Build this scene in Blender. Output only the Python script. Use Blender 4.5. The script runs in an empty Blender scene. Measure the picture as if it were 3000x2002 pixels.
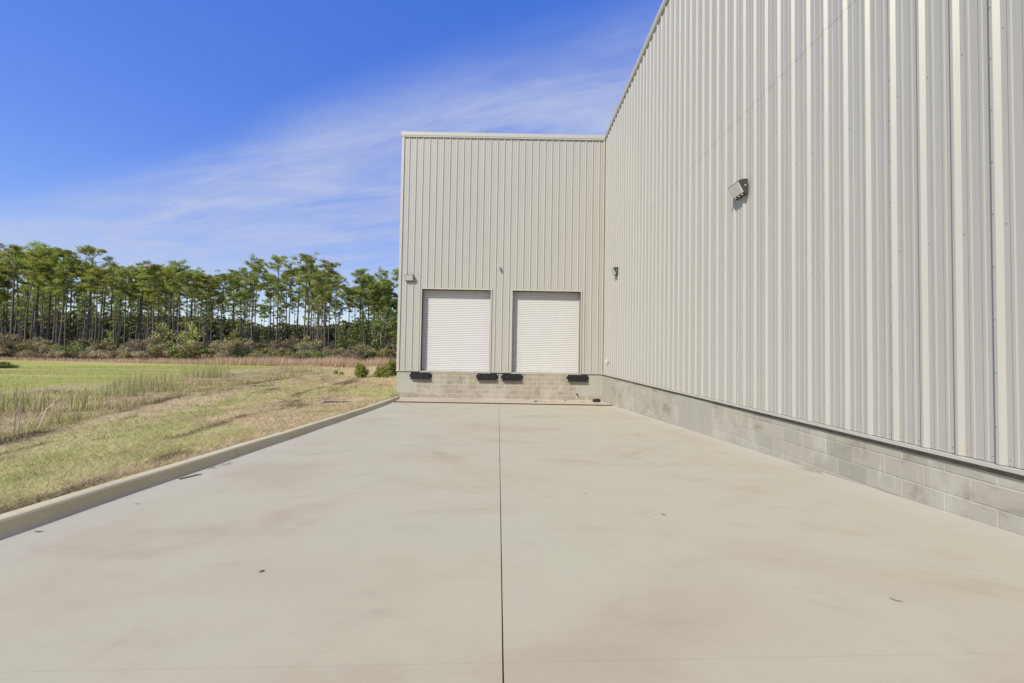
import bpy, bmesh, math, random
import numpy as np
from mathutils import Vector, Matrix

rng = np.random.default_rng(7)
random.seed(7)
S = bpy.context.scene
COL = S.collection

# ------------------------------------------------------------------ camera
cd = bpy.data.cameras.new('camera')
cd.sensor_width = 36.0
cd.lens = 14.0
cd.clip_start = 0.05
cd.clip_end = 3000
cam = bpy.data.objects.new('camera', cd)
COL.objects.link(cam)
_r = Vector((0.99984246, -0.00470891, 0.01711404))
_u = Vector((-0.01723785, -0.02764485, 0.99946917))
_f = Vector((0.00423329, 0.99960672, 0.02772166))
M = Matrix((( _r.x, _u.x, -_f.x, 0.0), (_r.y, _u.y, -_f.y, 0.0), (_r.z, _u.z, -_f.z, 0.8994), (0, 0, 0, 1)))
cam.matrix_world = M
S.camera = cam

# ------------------------------------------------------------------ sun and sky
SUN_DIR = Vector((0.80, 1.0, -1.28)).normalized()          # the way the light travels
SUN_EL = math.asin(-SUN_DIR.z)
SUN_AZ = math.atan2(-SUN_DIR.x, -SUN_DIR.y)                # clockwise from +Y
sl = bpy.data.lights.new('sun', 'SUN')
sl.energy = 3.3
sl.angle = math.radians(0.53)
sl.color = (1.0, 0.95, 0.85)
so = bpy.data.objects.new('sun', sl)
so.rotation_euler = SUN_DIR.to_track_quat('-Z', 'Y').to_euler()
so.location = (-30, -30, 60)
COL.objects.link(so)

W = bpy.data.worlds.new('World')
S.world = W
W.use_nodes = True
nt = W.node_tree
nt.nodes.clear()
def N(t, typ, **kw):
    n = t.nodes.new(typ)
    for k, v in kw.items():
        setattr(n, k, v)
    return n
def math_node(t, op, a, b=None, c=None, clamp=False):
    n = N(t, 'ShaderNodeMath', operation=op, use_clamp=clamp)
    for i, v in enumerate((a, b, c)):
        if v is None: continue
        if isinstance(v, (int, float)): n.inputs[i].default_value = v
        else: t.links.new(v, n.inputs[i])
    return n.outputs[0]
def smooth_node(t, val, lo, hi, tlo=0.0, thi=1.0):
    n = N(t, 'ShaderNodeMapRange', interpolation_type='SMOOTHSTEP')
    t.links.new(val, n.inputs[0])
    for i, v in zip((1, 2, 3, 4), (lo, hi, tlo, thi)): n.inputs[i].default_value = v
    return n.outputs[0]
out = N(nt, 'ShaderNodeOutputWorld')
bg = N(nt, 'ShaderNodeBackground')
bg.inputs['Strength'].default_value = 0.15
sky = N(nt, 'ShaderNodeTexSky', sky_type='NISHITA', sun_disc=False)
sky.sun_elevation = SUN_EL
sky.sun_rotation = SUN_AZ
sky.altitude = 0
sky.air_density = 1.0
sky.dust_density = 0.4
sky.ozone_density = 2.2
gm = N(nt, 'ShaderNodeGamma')
gm.inputs['Gamma'].default_value = 0.40
nt.links.new(sky.outputs[0], gm.inputs['Color'])
hs = N(nt, 'ShaderNodeHueSaturation')
hs.inputs['Hue'].default_value = 0.536
hs.inputs['Saturation'].default_value = 2.0
hs.inputs['Value'].default_value = 2.27
nt.links.new(gm.outputs[0], hs.inputs['Color'])
hs2 = N(nt, 'ShaderNodeHueSaturation')
hs2.inputs['Saturation'].default_value = 1.22
nt.links.new(hs.outputs[0], hs2.inputs['Color'])
# thin cirrus on a flat cloud layer: direction / height, streaks run along one axis
tc = N(nt, 'ShaderNodeTexCoord')
sep = N(nt, 'ShaderNodeSeparateXYZ')
nt.links.new(tc.outputs['Generated'], sep.inputs[0])
zc = math_node(nt, 'MAXIMUM', sep.outputs[2], 0.03)
px = math_node(nt, 'DIVIDE', sep.outputs[0], zc)
py = math_node(nt, 'DIVIDE', sep.outputs[1], zc)
ua = math_node(nt, 'ADD', math_node(nt, 'MULTIPLY', px, 0.925), math_node(nt, 'MULTIPLY', py, -0.38))
va = math_node(nt, 'ADD', math_node(nt, 'MULTIPLY', px, 0.38), math_node(nt, 'MULTIPLY', py, 0.925))
def cloud_noise(su, sv, scale, detail, rough, dist, seed):
    cx = N(nt, 'ShaderNodeCombineXYZ')
    nt.links.new(math_node(nt, 'MULTIPLY', ua, su), cx.inputs[0])
    nt.links.new(math_node(nt, 'MULTIPLY', va, sv), cx.inputs[1])
    cx.inputs[2].default_value = seed
    n = N(nt, 'ShaderNodeTexNoise')
    n.inputs['Scale'].default_value = scale
    n.inputs['Detail'].default_value = detail
    n.inputs['Roughness'].default_value = rough
    n.inputs['Distortion'].default_value = dist
    nt.links.new(cx.outputs[0], n.inputs['Vector'])
    return n.outputs[0]
wisp = cloud_noise(0.50, 1.6, 1.6, 11, 0.64, 0.5, 3.1)
big = cloud_noise(0.28, 0.8, 1.0, 4, 0.5, 0.5, 7.7)
vj = math_node(nt, 'ADD', va, math_node(nt, 'MULTIPLY', math_node(nt, 'SUBTRACT', big, 0.5), 0.45))
edge = smooth_node(nt, vj, 1.08, 1.50)
far = smooth_node(nt, va, 2.6, 6.0, 1.0, 0.65)
w2 = smooth_node(nt, wisp, 0.32, 0.74)
dens = math_node(nt, 'MULTIPLY', math_node(nt, 'MULTIPLY', edge, far), math_node(nt, 'ADD', math_node(nt, 'MULTIPLY', w2, 0.56), 0.34))
thin = math_node(nt, 'MULTIPLY', smooth_node(nt, cloud_noise(0.4, 1.2, 1.1, 7, 0.6, 0.8, 11.3), 0.42, 0.80), 0.20)
dens = math_node(nt, 'MAXIMUM', dens, thin)
mixc = N(nt, 'ShaderNodeMix', data_type='RGBA')
nt.links.new(dens, mixc.inputs['Factor'])
nt.links.new(hs2.outputs[0], mixc.inputs[6])
mixc.inputs[7].default_value = (2.35, 2.68, 3.7, 1)
nt.links.new(mixc.outputs[2], bg.inputs['Color'])
nt.links.new(bg.outputs[0], out.inputs[0])

S.view_settings.view_transform = 'Standard'
S.view_settings.look = 'None'
S.view_settings.gamma = 1.0
S.view_settings.exposure = 0.50
S.view_settings.use_curve_mapping = False

# ------------------------------------------------------------------ helpers
def mesh_obj(name, verts, faces, mat, parent=None, smooth=False, colors=None, link=True):
    me = bpy.data.meshes.new(name)
    verts = np.asarray(verts, dtype=np.float32).reshape(-1, 3)
    if isinstance(faces, np.ndarray):
        k = faces.shape[1]
        me.vertices.add(len(verts)); me.vertices.foreach_set('co', verts.ravel())
        me.loops.add(faces.size); me.loops.foreach_set('vertex_index', faces.astype(np.int32).ravel())
        me.polygons.add(len(faces))
        me.polygons.foreach_set('loop_start', np.arange(0, faces.size, k, dtype=np.int32))
        me.update(calc_edges=True)
    else:
        me.from_pydata([tuple(map(float, v)) for v in verts], [], faces)
        me.update()
    if colors is not None:
        a = me.color_attributes.new('col', 'FLOAT_COLOR', 'POINT')
        c = np.ones((len(verts), 4), dtype=np.float32); c[:, :3] = colors
        a.data.foreach_set('color', c.ravel())
    if smooth:
        me.polygons.foreach_set('use_smooth', np.ones(len(me.polygons), dtype=bool))
    mats = mat if isinstance(mat, (list, tuple)) else [mat]
    for m in mats: me.materials.append(m)
    o = bpy.data.objects.new(name, me)
    if link: COL.objects.link(o)
    if parent is not None: o.parent = parent
    return o

class MB:
    """collects simple solids into one mesh"""
    def __init__(s): s.v = []; s.f = []; s.mi = []
    def add(s, v, f, mi=0):
        b = len(s.v); s.v += [tuple(p) for p in v]; s.f += [tuple(i + b for i in q) for q in f]; s.mi += [mi] * len(f); return s
    def box(s, x0, x1, y0, y1, z0, z1, mi=0):
        v = [(x0,y0,z0),(x1,y0,z0),(x1,y1,z0),(x0,y1,z0),(x0,y0,z1),(x1,y0,z1),(x1,y1,z1),(x0,y1,z1)]
        return s.add(v, [(0,3,2,1),(4,5,6,7),(0,1,5,4),(1,2,6,5),(2,3,7,6),(3,0,4,7)], mi)
    def hexa(s, b, t, mi=0):
        return s.add(list(b) + list(t), [(3,2,1,0),(4,5,6,7),(0,1,5,4),(1,2,6,5),(2,3,7,6),(3,0,4,7)], mi)
    def tube(s, pts, rads, n=8, mi=0, cap=True):
        pts = [Vector(p) for p in pts]; b = len(s.v)
        for i, p in enumerate(pts):
            d = (pts[min(i+1, len(pts)-1)] - pts[max(i-1, 0)]).normalized()
            a = d.orthogonal().normalized() if abs(d.z) < 0.9 else (Vector((1,0,0)) - d * d.x).normalized()
            c = d.cross(a)
            for k in range(n):
                t = 2*math.pi*k/n
                s.v.append(tuple(p + (a*math.cos(t) + c*math.sin(t)) * rads[i]))
        for i in range(len(pts)-1):
            for k in range(n):
                k2 = (k+1) % n
                s.f.append((b+i*n+k, b+i*n+k2, b+(i+1)*n+k2, b+(i+1)*n+k)); s.mi.append(mi)
        if cap:
            s.f.append(tuple(b+k for k in range(n))[::-1]); s.mi.append(mi)
            s.f.append(tuple(b+(len(pts)-1)*n+k for k in range(n))); s.mi.append(mi)
        return s
    def build(s, name, mat, parent=None, smooth=False, bevel=0):
        o = mesh_obj(name, s.v, s.f, mat, parent, smooth)
        if any(s.mi): o.data.polygons.foreach_set('material_index', np.array(s.mi, dtype=np.int32))
        if bevel:
            bm = bmesh.new(); bm.from_mesh(o.data)
            bmesh.ops.bevel(bm, geom=list(bm.edges), offset=bevel, segments=2, affect='EDGES', profile=0.6)
            bm.to_mesh(o.data); bm.free()
        return o

def tag(o, label=None, cat=None, group=None, kind=None):
    if label: o['label'] = label
    if cat: o['category'] = cat
    if group: o['group'] = group
    if kind: o['kind'] = kind
    return o
def empty(name, loc=(0, 0, 0), rz=0.0):
    o = bpy.data.objects.new(name, None); o.location = loc; o.rotation_euler = (0, 0, rz)
    o.empty_display_size = 0.2
    COL.objects.link(o); return o
def copy_tree(src, loc, rz=0.0, scale=None):
    r = src.copy(); COL.objects.link(r); r.location = loc; r.rotation_euler = (0, 0, rz)
    if scale is not None: r.scale = scale if hasattr(scale, '__len__') else (scale,)*3
    for ch in list(src.children):
        c = ch.copy(); COL.objects.link(c); c.parent = r
    return r

# value noise for colours and relief
_G = rng.random((256, 256))
def vnoise(x, y, s=1.0, seed=0):
    x = np.asarray(x, float)*s + seed*17.37; y = np.asarray(y, float)*s + seed*9.71
    xi = np.floor(x).astype(int); yi = np.floor(y).astype(int)
    fx = x-xi; fy = y-yi; fx = fx*fx*(3-2*fx); fy = fy*fy*(3-2*fy)
    a = _G[xi % 256, yi % 256]; b = _G[(xi+1) % 256, yi % 256]; c = _G[xi % 256, (yi+1) % 256]; d = _G[(xi+1) % 256, (yi+1) % 256]
    return (a*(1-fx)+b*fx)*(1-fy)+(c*(1-fx)+d*fx)*fy
def fbm(x, y, s=1.0, o=4, seed=0):
    t = 0; a = 0.5; n = 0
    for k in range(o):
        t = t + a*vnoise(x, y, s*2**k, seed+k); n += a; a *= 0.5
    return t/n
def sst(x, a, b):
    t = np.clip((np.asarray(x, float)-a)/(b-a), 0, 1); return t*t*(3-2*t)

# ------------------------------------------------------------------ materials
def new_mat(name):
    m = bpy.data.materials.new(name); m.use_nodes = True
    t = m.node_tree; b = t.nodes['Principled BSDF']
    return m, t, b
def ramp_node(t, fac, stops):
    r = N(t, 'ShaderNodeValToRGB')
    el = r.color_ramp.elements
    while len(el) < len(stops): el.new(0.5)
    for e, (p, c) in zip(el, stops):
        e.position = p; e.color = (*c, 1) if len(c) == 3 else c
    t.links.new(fac, r.inputs[0]); return r.outputs[0]
def noise(t, vec, scale, detail=4, rough=0.5, dist=0.0):
    n = N(t, 'ShaderNodeTexNoise')
    n.inputs['Scale'].default_value = scale; n.inputs['Detail'].default_value = detail
    n.inputs['Roughness'].default_value = rough; n.inputs['Distortion'].default_value = dist
    if vec is not None: t.links.new(vec, n.inputs['Vector'])
    return n.outputs[0]
def mapping(t, vec, scale=(1, 1, 1), rot=(0, 0, 0)):
    n = N(t, 'ShaderNodeMapping'); n.inputs['Scale'].default_value = scale; n.inputs['Rotation'].default_value = rot
    t.links.new(vec, n.inputs[0]); return n.outputs[0]
def mix(t, fac, a, b, mode='MIX'):
    n = N(t, 'ShaderNodeMix', data_type='RGBA', blend_type=mode)
    for i, v in ((0, fac), (6, a), (7, b)):
        if isinstance(v, (int, float)): n.inputs[i].default_value = v
        elif isinstance(v, tuple): n.inputs[i].default_value = (*v, 1)
        else: t.links.new(v, n.inputs[i])
    return n.outputs[2]
def bump(t, b, height, strength, dist=0.01):
    n = N(t, 'ShaderNodeBump'); n.inputs['Strength'].default_value = strength; n.inputs['Distance'].default_value = dist
    t.links.new(height, n.inputs['Height']); t.links.new(n.outputs[0], b.inputs['Normal'])
def geo_pos(t): return N(t, 'ShaderNodeNewGeometry').outputs['Position']

def simple(name, col, rough=0.6, metal=0.0, var=0.12, scale=6.0, bmp=0.0):
    m, t, b = new_mat(name)
    p = geo_pos(t)
    n = noise(t, p, scale, 5, 0.6)
    c = ramp_node(t, n, [(0.25, tuple(v*(1-var) for v in col)), (0.75, tuple(min(1, v*(1+var)) for v in col))])
    t.links.new(c, b.inputs['Base Color'])
    b.inputs['Roughness'].default_value = rough; b.inputs['Metallic'].default_value = metal
    if bmp: bump(t, b, noise(t, p, scale*8, 4, 0.6), bmp, 0.004)
    return m

def mat_panel():
    m, t, b = new_mat('painted_steel')
    p = geo_pos(t)
    oi = N(t, 'ShaderNodeObjectInfo').outputs['Random']
    streak = noise(t, mapping(t, p, (3.0, 3.0, 0.10)), 2.2, 5, 0.6)
    big = noise(t, p, 0.5, 3, 0.5)
    c = ramp_node(t, streak, [(0.25, (0.408, 0.392, 0.338)), (0.75, (0.440, 0.425, 0.368))])
    c = mix(t, math_node(t, 'MULTIPLY', big, 0.16), c, (0.41, 0.385, 0.32))
    c = mix(t, math_node(t, 'MULTIPLY', oi, 0.10), c, (0.49, 0.48, 0.435))
    # a little dirt splash just above the base trim
    sp = N(t, 'ShaderNodeSeparateXYZ'); t.links.new(p, sp.inputs[0])
    low = smooth_node(t, math_node(t, 'SUBTRACT', sp.outputs[2], math_node(t, 'MULTIPLY', streak, 0.25)), -0.15, 0.35, 0.16, 0.0)
    c = mix(t, low, c, (0.40, 0.35, 0.27))
    t.links.new(c, b.inputs['Base Color'])
    b.inputs['Roughness'].default_value = 0.42
    b.inputs['Specular IOR Level'].default_value = 0.4
    bump(t, b, noise(t, mapping(t, p, (2.0, 2.0, 0.5)), 1.5, 2, 0.5), 0.12, 0.02)
    return m
M_PANEL = mat_panel()
M_TRIM = simple('trim_steel', (0.475, 0.455, 0.375), 0.42, 0, 0.05, 3)
M_SLAT = simple('door_slat_paint', (0.61, 0.595, 0.55), 0.45, 0, 0.03, 4)
M_BRONZE = simple('jamb_primer', (0.105, 0.066, 0.045), 0.6, 0, 0.3, 9)
M_RUBBER, _t, _b = new_mat('dock_rubber')
_st = noise(_t, mapping(_t, geo_pos(_t), (14, 14, 0.8)), 1.6, 4, 0.6)
_t.links.new(ramp_node(_t, _st, [(0.56, (0.010, 0.010, 0.010)), (0.72, (0.075, 0.070, 0.060))]), _b.inputs['Base Color'])
_b.inputs['Roughness'].default_value = 0.85
M_STEEL = simple('galvanised_bolt', (0.75, 0.75, 0.72), 0.45, 0.0, 0.1, 30)
M_HOUSING = simple('lamp_housing', (0.075, 0.063, 0.050), 0.5, 0.2, 0.2, 20)
M_LENS = simple('lamp_lens', (0.72, 0.71, 0.64), 0.25, 0, 0.08, 10)
M_WHITE = simple('white_plastic', (0.78, 0.77, 0.73), 0.4, 0, 0.05, 10)
M_BLACK = simple('black_plastic', (0.014, 0.015, 0.018), 0.45, 0, 0.3, 20)
M_SCREW = simple('screw_head', (0.33, 0.32, 0.30), 0.45, 0.3, 0.15, 20)
M_ROOF = simple('roof_sheet', (0.55, 0.55, 0.53), 0.5, 0, 0.06, 1)
M_WOOD = simple('weathered_wood', (0.17, 0.125, 0.085), 0.8, 0, 0.35, 14, 0.4)
M_TAN = simple('tan_foam', (0.42, 0.29, 0.13), 0.8, 0, 0.25, 20, 0.3)
M_GREY = simple('grey_rubble', (0.26, 0.25, 0.22), 0.9, 0, 0.3, 20, 0.4)
M_RUST = simple('rusty_chip', (0.20, 0.085, 0.05), 0.8, 0, 0.3, 30)
M_LEAF_DRY = simple('dry_leaf', (0.40, 0.33, 0.21), 0.8, 0, 0.3, 30)
M_IRON = simple('cast_iron', (0.030, 0.029, 0.027), 0.7, 0.2, 0.3, 10)
M_SEAL = simple('joint_sealant', (0.012, 0.012, 0.010), 0.9, 0, 0.3, 20)
M_CAVE = simple('dark_interior', (0.03, 0.03, 0.028), 0.9, 0, 0.2, 2)

def mat_concrete(name, cols, stain=(0.40, 0.33, 0.26), stain_amt=0.35, fine=0.25, stretch=(0.8, 1.1, 1.0)):
    m, t, b = new_mat(name)
    p = geo_pos(t)
    pm = mapping(t, p, stretch)
    n1 = noise(t, pm, 0.55, 6, 0.55, 0.6)
    c = ramp_node(t, n1, [(0.30, cols[0]), (0.48, cols[1]), (0.60, cols[2]), (0.74, cols[3])])
    n2 = noise(t, mapping(t, p, (0.7, 1.3, 1.0), (0, 0, 0.12)), 0.9, 9, 0.66, 0.6)
    c = mix(t, math_node(t, 'MULTIPLY', smooth_node(t, n2, 0.50, 0.74), stain_amt), c, stain)
    n3 = noise(t, mapping(t, p, (0.8, 1.25, 1.0)), 2.6, 9, 0.70, 0.4)
    c = mix(t, math_node(t, 'MULTIPLY', smooth_node(t, n3, 0.52, 0.74), 0.38), c, tuple(v*0.80 for v in cols[0]))
    n6 = noise(t, mapping(t, p, (0.8, 1.4, 1.0), (0, 0, -0.2)), 1.7, 9, 0.72, 0.6)
    c = mix(t, math_node(t, 'MULTIPLY', smooth_node(t, n6, 0.60, 0.78), 0.30), c, (0.48, 0.45, 0.37))
    n4 = noise(t, p, 160, 3, 0.6)
    c = mix(t, math_node(t, 'MULTIPLY', n4, fine), c, tuple(v*0.82 for v in cols[1]))
    t.links.new(c, b.inputs['Base Color'])
    b.inputs['Roughness'].default_value = 0.82
    b.inputs['Specular IOR Level'].default_value = 0.25
    bump(t, b, noise(t, p, 90, 6, 0.65), 0.22, 0.003)
    return m, t, b, p, c
M_RAMP, _t, _b, _p, _c = mat_concrete('ramp_concrete', [(0.400, 0.345, 0.248), (0.436, 0.402, 0.290), (0.426, 0.404, 0.296), (0.466, 0.434, 0.322)], stain=(0.350, 0.278, 0.188), stain_amt=0.60)
# pale washed strip along the wall foot and the kerb
_sp = N(_t, 'ShaderNodeSeparateXYZ'); _t.links.new(_p, _sp.inputs[0])
_wn = noise(_t, _p, 1.3, 4, 0.6)
_pw = smooth_node(_t, math_node(_t, 'ADD', _sp.outputs[0], math_node(_t, 'MULTIPLY', _wn, 0.5)), 3.7, 4.35, 0.0, 0.45)
_c2 = mix(_t, _pw, _c, (0.49, 0.47, 0.40))
_kx = math_node(_t, 'ADD', math_node(_t, 'MULTIPLY', _sp.outputs[1], 0.085), _sp.outputs[0])
_kw = smooth_node(_t, math_node(_t, 'ADD', _kx, math_node(_t, 'MULTIPLY', _wn, 0.4)), -2.9, -2.55, 0.40, 0.0)
_c2 = mix(_t, _kw, _c2, (0.44, 0.425, 0.36))
_t.links.new(_c2, _b.inputs['Base Color'])
M_LEDGE = mat_concrete('ledge_concrete', [(0.39, 0.335, 0.245), (0.45, 0.400, 0.300), (0.47, 0.420, 0.315), (0.49, 0.445, 0.340)])[0]
M_CURB = mat_concrete('kerb_concrete', [(0.47, 0.415, 0.26), (0.55, 0.485, 0.31), (0.57, 0.505, 0.33), (0.59, 0.535, 0.365)], stain=(0.42, 0.34, 0.175), fine=0.35, stretch=(1, 1, 1))[0]
M_DIRT = simple('red_clay_dirt', (0.15, 0.068, 0.036), 0.95, 0, 0.4, 5, 0.5)

def mat_block(name, base, warm, pale):
    m, t, b = new_mat(name)
    p = geo_pos(t)
    oi = N(t, 'ShaderNodeObjectInfo').outputs['Random']
    c = ramp_node(t, oi, [(0.0, tuple(v*0.86 for v in base)), (0.4, base), (0.75, tuple((v+w_)/2 for v, w_ in zip(base, warm))), (1.0, tuple(min(1, v*1.05) for v in base))])
    st = noise(t, mapping(t, p, (1.2, 1.2, 1.6)), 1.6, 6, 0.62, 0.8)
    c = mix(t, math_node(t, 'MULTIPLY', smooth_node(t, st, 0.52, 0.70), 0.65), c, tuple(v*0.62 for v in warm))
    ef = noise(t, mapping(t, p, (7.0, 7.0, 0.8)), 1.7, 6, 0.66, 0.5)
    c = mix(t, math_node(t, 'MULTIPLY', smooth_node(t, ef, 0.56, 0.76), 0.62), c, pale)
    rs = noise(t, mapping(t, p, (1.6, 1.6, 2.2)), 1.25, 4, 0.55, 0.4)
    c = mix(t, math_node(t, 'MULTIPLY', smooth_node(t, rs, 0.60, 0.74), 0.55), c, (0.29, 0.235, 0.145))
    e2 = noise(t, p, 1.1, 5, 0.6, 0.7)
    c = mix(t, math_node(t, 'MULTIPLY', smooth_node(t, e2, 0.46, 0.66), 0.55), c, pale)
    t.links.new(c, b.inputs['Base Color'])
    b.inputs['Roughness'].default_value = 0.9
    b.inputs['Specular IOR Level'].default_value = 0.15
    bump(t, b, noise(t, p, 70, 6, 0.7), 0.45, 0.004)
    return m
M_BLOCK_B = mat_block('dock_block', (0.345, 0.310, 0.232), (0.350, 0.290, 0.205), (0.47, 0.435, 0.345))
M_BLOCK_R = mat_block('foundation_block', (0.405, 0.385, 0.305), (0.405, 0.360, 0.268), (0.53, 0.505, 0.425))
M_MORTAR = mat_block('mortar_pale', (0.485, 0.445, 0.355), (0.46, 0.415, 0.325), (0.57, 0.53, 0.44))
M_MORTAR_R = mat_block('mortar_grey', (0.435, 0.415, 0.335), (0.42, 0.39, 0.305), (0.54, 0.515, 0.435))
M_PIER = mat_concrete('pier_concrete', [(0.378, 0.360, 0.285), (0.413, 0.395, 0.320), (0.423, 0.405, 0.330), (0.448, 0.430, 0.355)], stain=(0.36, 0.325, 0.24), stain_amt=0.35, stretch=(2.5, 2.5, 0.8))[0]

def mat_vcol(name, rough=0.85, trans=0.0, spec=0.2, fine=0.0):
    m, t, b = new_mat(name)
    a = N(t, 'ShaderNodeVertexColor', layer_name='col')
    c = a.outputs[0]
    oi = N(t, 'ShaderNodeObjectInfo').outputs['Random']
    p = geo_pos(t)
    if fine:
        n = noise(t, p, 34, 6, 0.7)
        n2 = noise(t, mapping(t, p, (1, 1, 1), (0, 0, 0.6)), 7, 6, 0.7)
        c = mix(t, smooth_node(t, n, 0.35, 0.7, 0.0, 0.55), c, mix(t, 1.0, c, (0.55, 0.50, 0.45), 'MULTIPLY'))
        c = mix(t, smooth_node(t, n2, 0.40, 0.75, 0.0, 0.5), c, mix(t, 1.0, c, (1.25, 1.22, 1.2), 'MULTIPLY'))
        bump(t, b, n, 0.8, 0.04)
    else:
        h = N(t, 'ShaderNodeHueSaturation')
        t.links.new(math_node(t, 'ADD', math_node(t, 'MULTIPLY', oi, 0.035), 0.482), h.inputs['Hue'])
        t.links.new(math_node(t, 'ADD', math_node(t, 'MULTIPLY', oi, 0.35), 0.82), h.inputs['Value'])
        t.links.new(c, h.inputs['Color']); c = h.outputs[0]
    t.links.new(c, b.inputs['Base Color'])
    b.inputs['Roughness'].default_value = rough
    b.inputs['Specular IOR Level'].default_value = spec
    if trans:
        tr = N(t, 'ShaderNodeBsdfTranslucent'); t.links.new(c, tr.inputs[0])
        ms = N(t, 'ShaderNodeMixShader'); ms.inputs[0].default_value = trans
        t.links.new(b.outputs[0], ms.inputs[1]); t.links.new(tr.outputs[0], ms.inputs[2])
        t.links.new(ms.outputs[0], t.nodes['Material Output'].inputs[0])
    return m
M_GROUND = mat_vcol('turf_ground', 0.95, fine=1.0, spec=0.1)
M_GRASS = mat_vcol('grass_blade', 0.7, 0.30)
M_NEEDLE = mat_vcol('pine_needle', 0.55, 0.48, 0.3)
M_LEAF = mat_vcol('broad_leaf', 0.5, 0.32, 0.35)
def mat_bark(name, a, b_):
    m, t, b = new_mat(name)
    p = geo_pos(t)
    n = noise(t, mapping(t, p, (6, 6, 1.2)), 2.0, 6, 0.65)
    c = ramp_node(t, n, [(0.3, a), (0.7, b_)])
    t.links.new(c, b.inputs['Base Color']); b.inputs['Roughness'].default_value = 0.9
    bump(t, b, n, 0.6, 0.03)
    return m
M_BARK = mat_bark('pine_bark', (0.055, 0.043, 0.035), (0.190, 0.160, 0.138))
M_TWIG = mat_bark('grey_twig', (0.17, 0.14, 0.11), (0.33, 0.29, 0.24))

# ------------------------------------------------------------------ site measures
FX = 4.087          # siding face of the long wall
BY = 17.624         # siding face of the end wall
BX0 = -5.0          # free corner of the end wall
ZT = 10.727         # top of the eave trim
def ramp_z(y): return -0.3232 - 0.05067*y
CURB_Y = np.array([-14, -6, 0, 2.83, 4.35, 6.08, 10.55, 15.43, 17.5])
CURB_X = np.array([-3.05, -3.28, -3.44, -3.534, -3.632, -3.762, -4.053, -4.486, -4.76])
def curb_x(y): return np.interp(y, CURB_Y, CURB_X)
JOINT = lambda y: 0.041 - 0.0283*y
RAMP_END = 15.52
EDGE_Y = np.array([-30, 0, 8.79, 18.59, 24.8, 35, 50, 80])
EDGE_X = np.array([-7.0, -8.6, -11.08, -14.75, -15.5, -16.5, -17.0, -17.0])
def edge_x(y): return np.interp(y, EDGE_Y, EDGE_X)

def base_z(x, y):
    x = np.asarray(x, float); y = np.asarray(y, float)
    cx = np.where(y < 17.5, curb_x(np.clip(y, -14, 17.5)) - 0.21, -4.9)
    hc = np.where(y < 15.5, ramp_z(np.maximum(y, -14)) + 0.115, -0.99)
    hc = np.where(y > 15.5, -0.99 - 0.06*sst(y, 16, 30), hc)
    s = np.maximum(cx - x, 0); de = np.maximum(cx - edge_x(y), 3)
    zz = hc + (-1.22 - hc)*sst(s/de, -0.1, 1.0)
    k = (s-de)
    zz = zz - 0.20*sst(k, 0, 1.6)*(1-sst(k, 3.0, 8.5)) - 0.10*sst(k, 2, 12)
    zz = zz - 0.25*sst(y, 90, 300)*0
    return zz
def ground_z(x, y):
    zz = base_z(x, y)
    k = edge_x(y) - np.asarray(x, float)
    rough = np.exp(-np.clip(np.abs(np.asarray(y, float)) - 45, 0, None)/30)
    zz = zz + rough*(0.05*(fbm(x, y, 0.9, 3, 2)-0.5) + 0.05*(fbm(x, y, 2.4, 2, 44)-0.5) + 0.06*(fbm(np.asarray(x)*0.6+np.asarray(y)*0.35, np.asarray(y)*0.12, 1.6, 3, 5)-0.5)*sst(k, -6.5, -1.5)*(1-sst(k, -1.0, 0.5)))
    cx = np.where(y < 17.5, curb_x(np.clip(y, -14, 17.5)) - 0.12, -4.95)
    inside = (x > cx) & (y < 60)
    return np.where(inside, np.minimum(zz-0.55, -1.95), zz)

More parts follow.
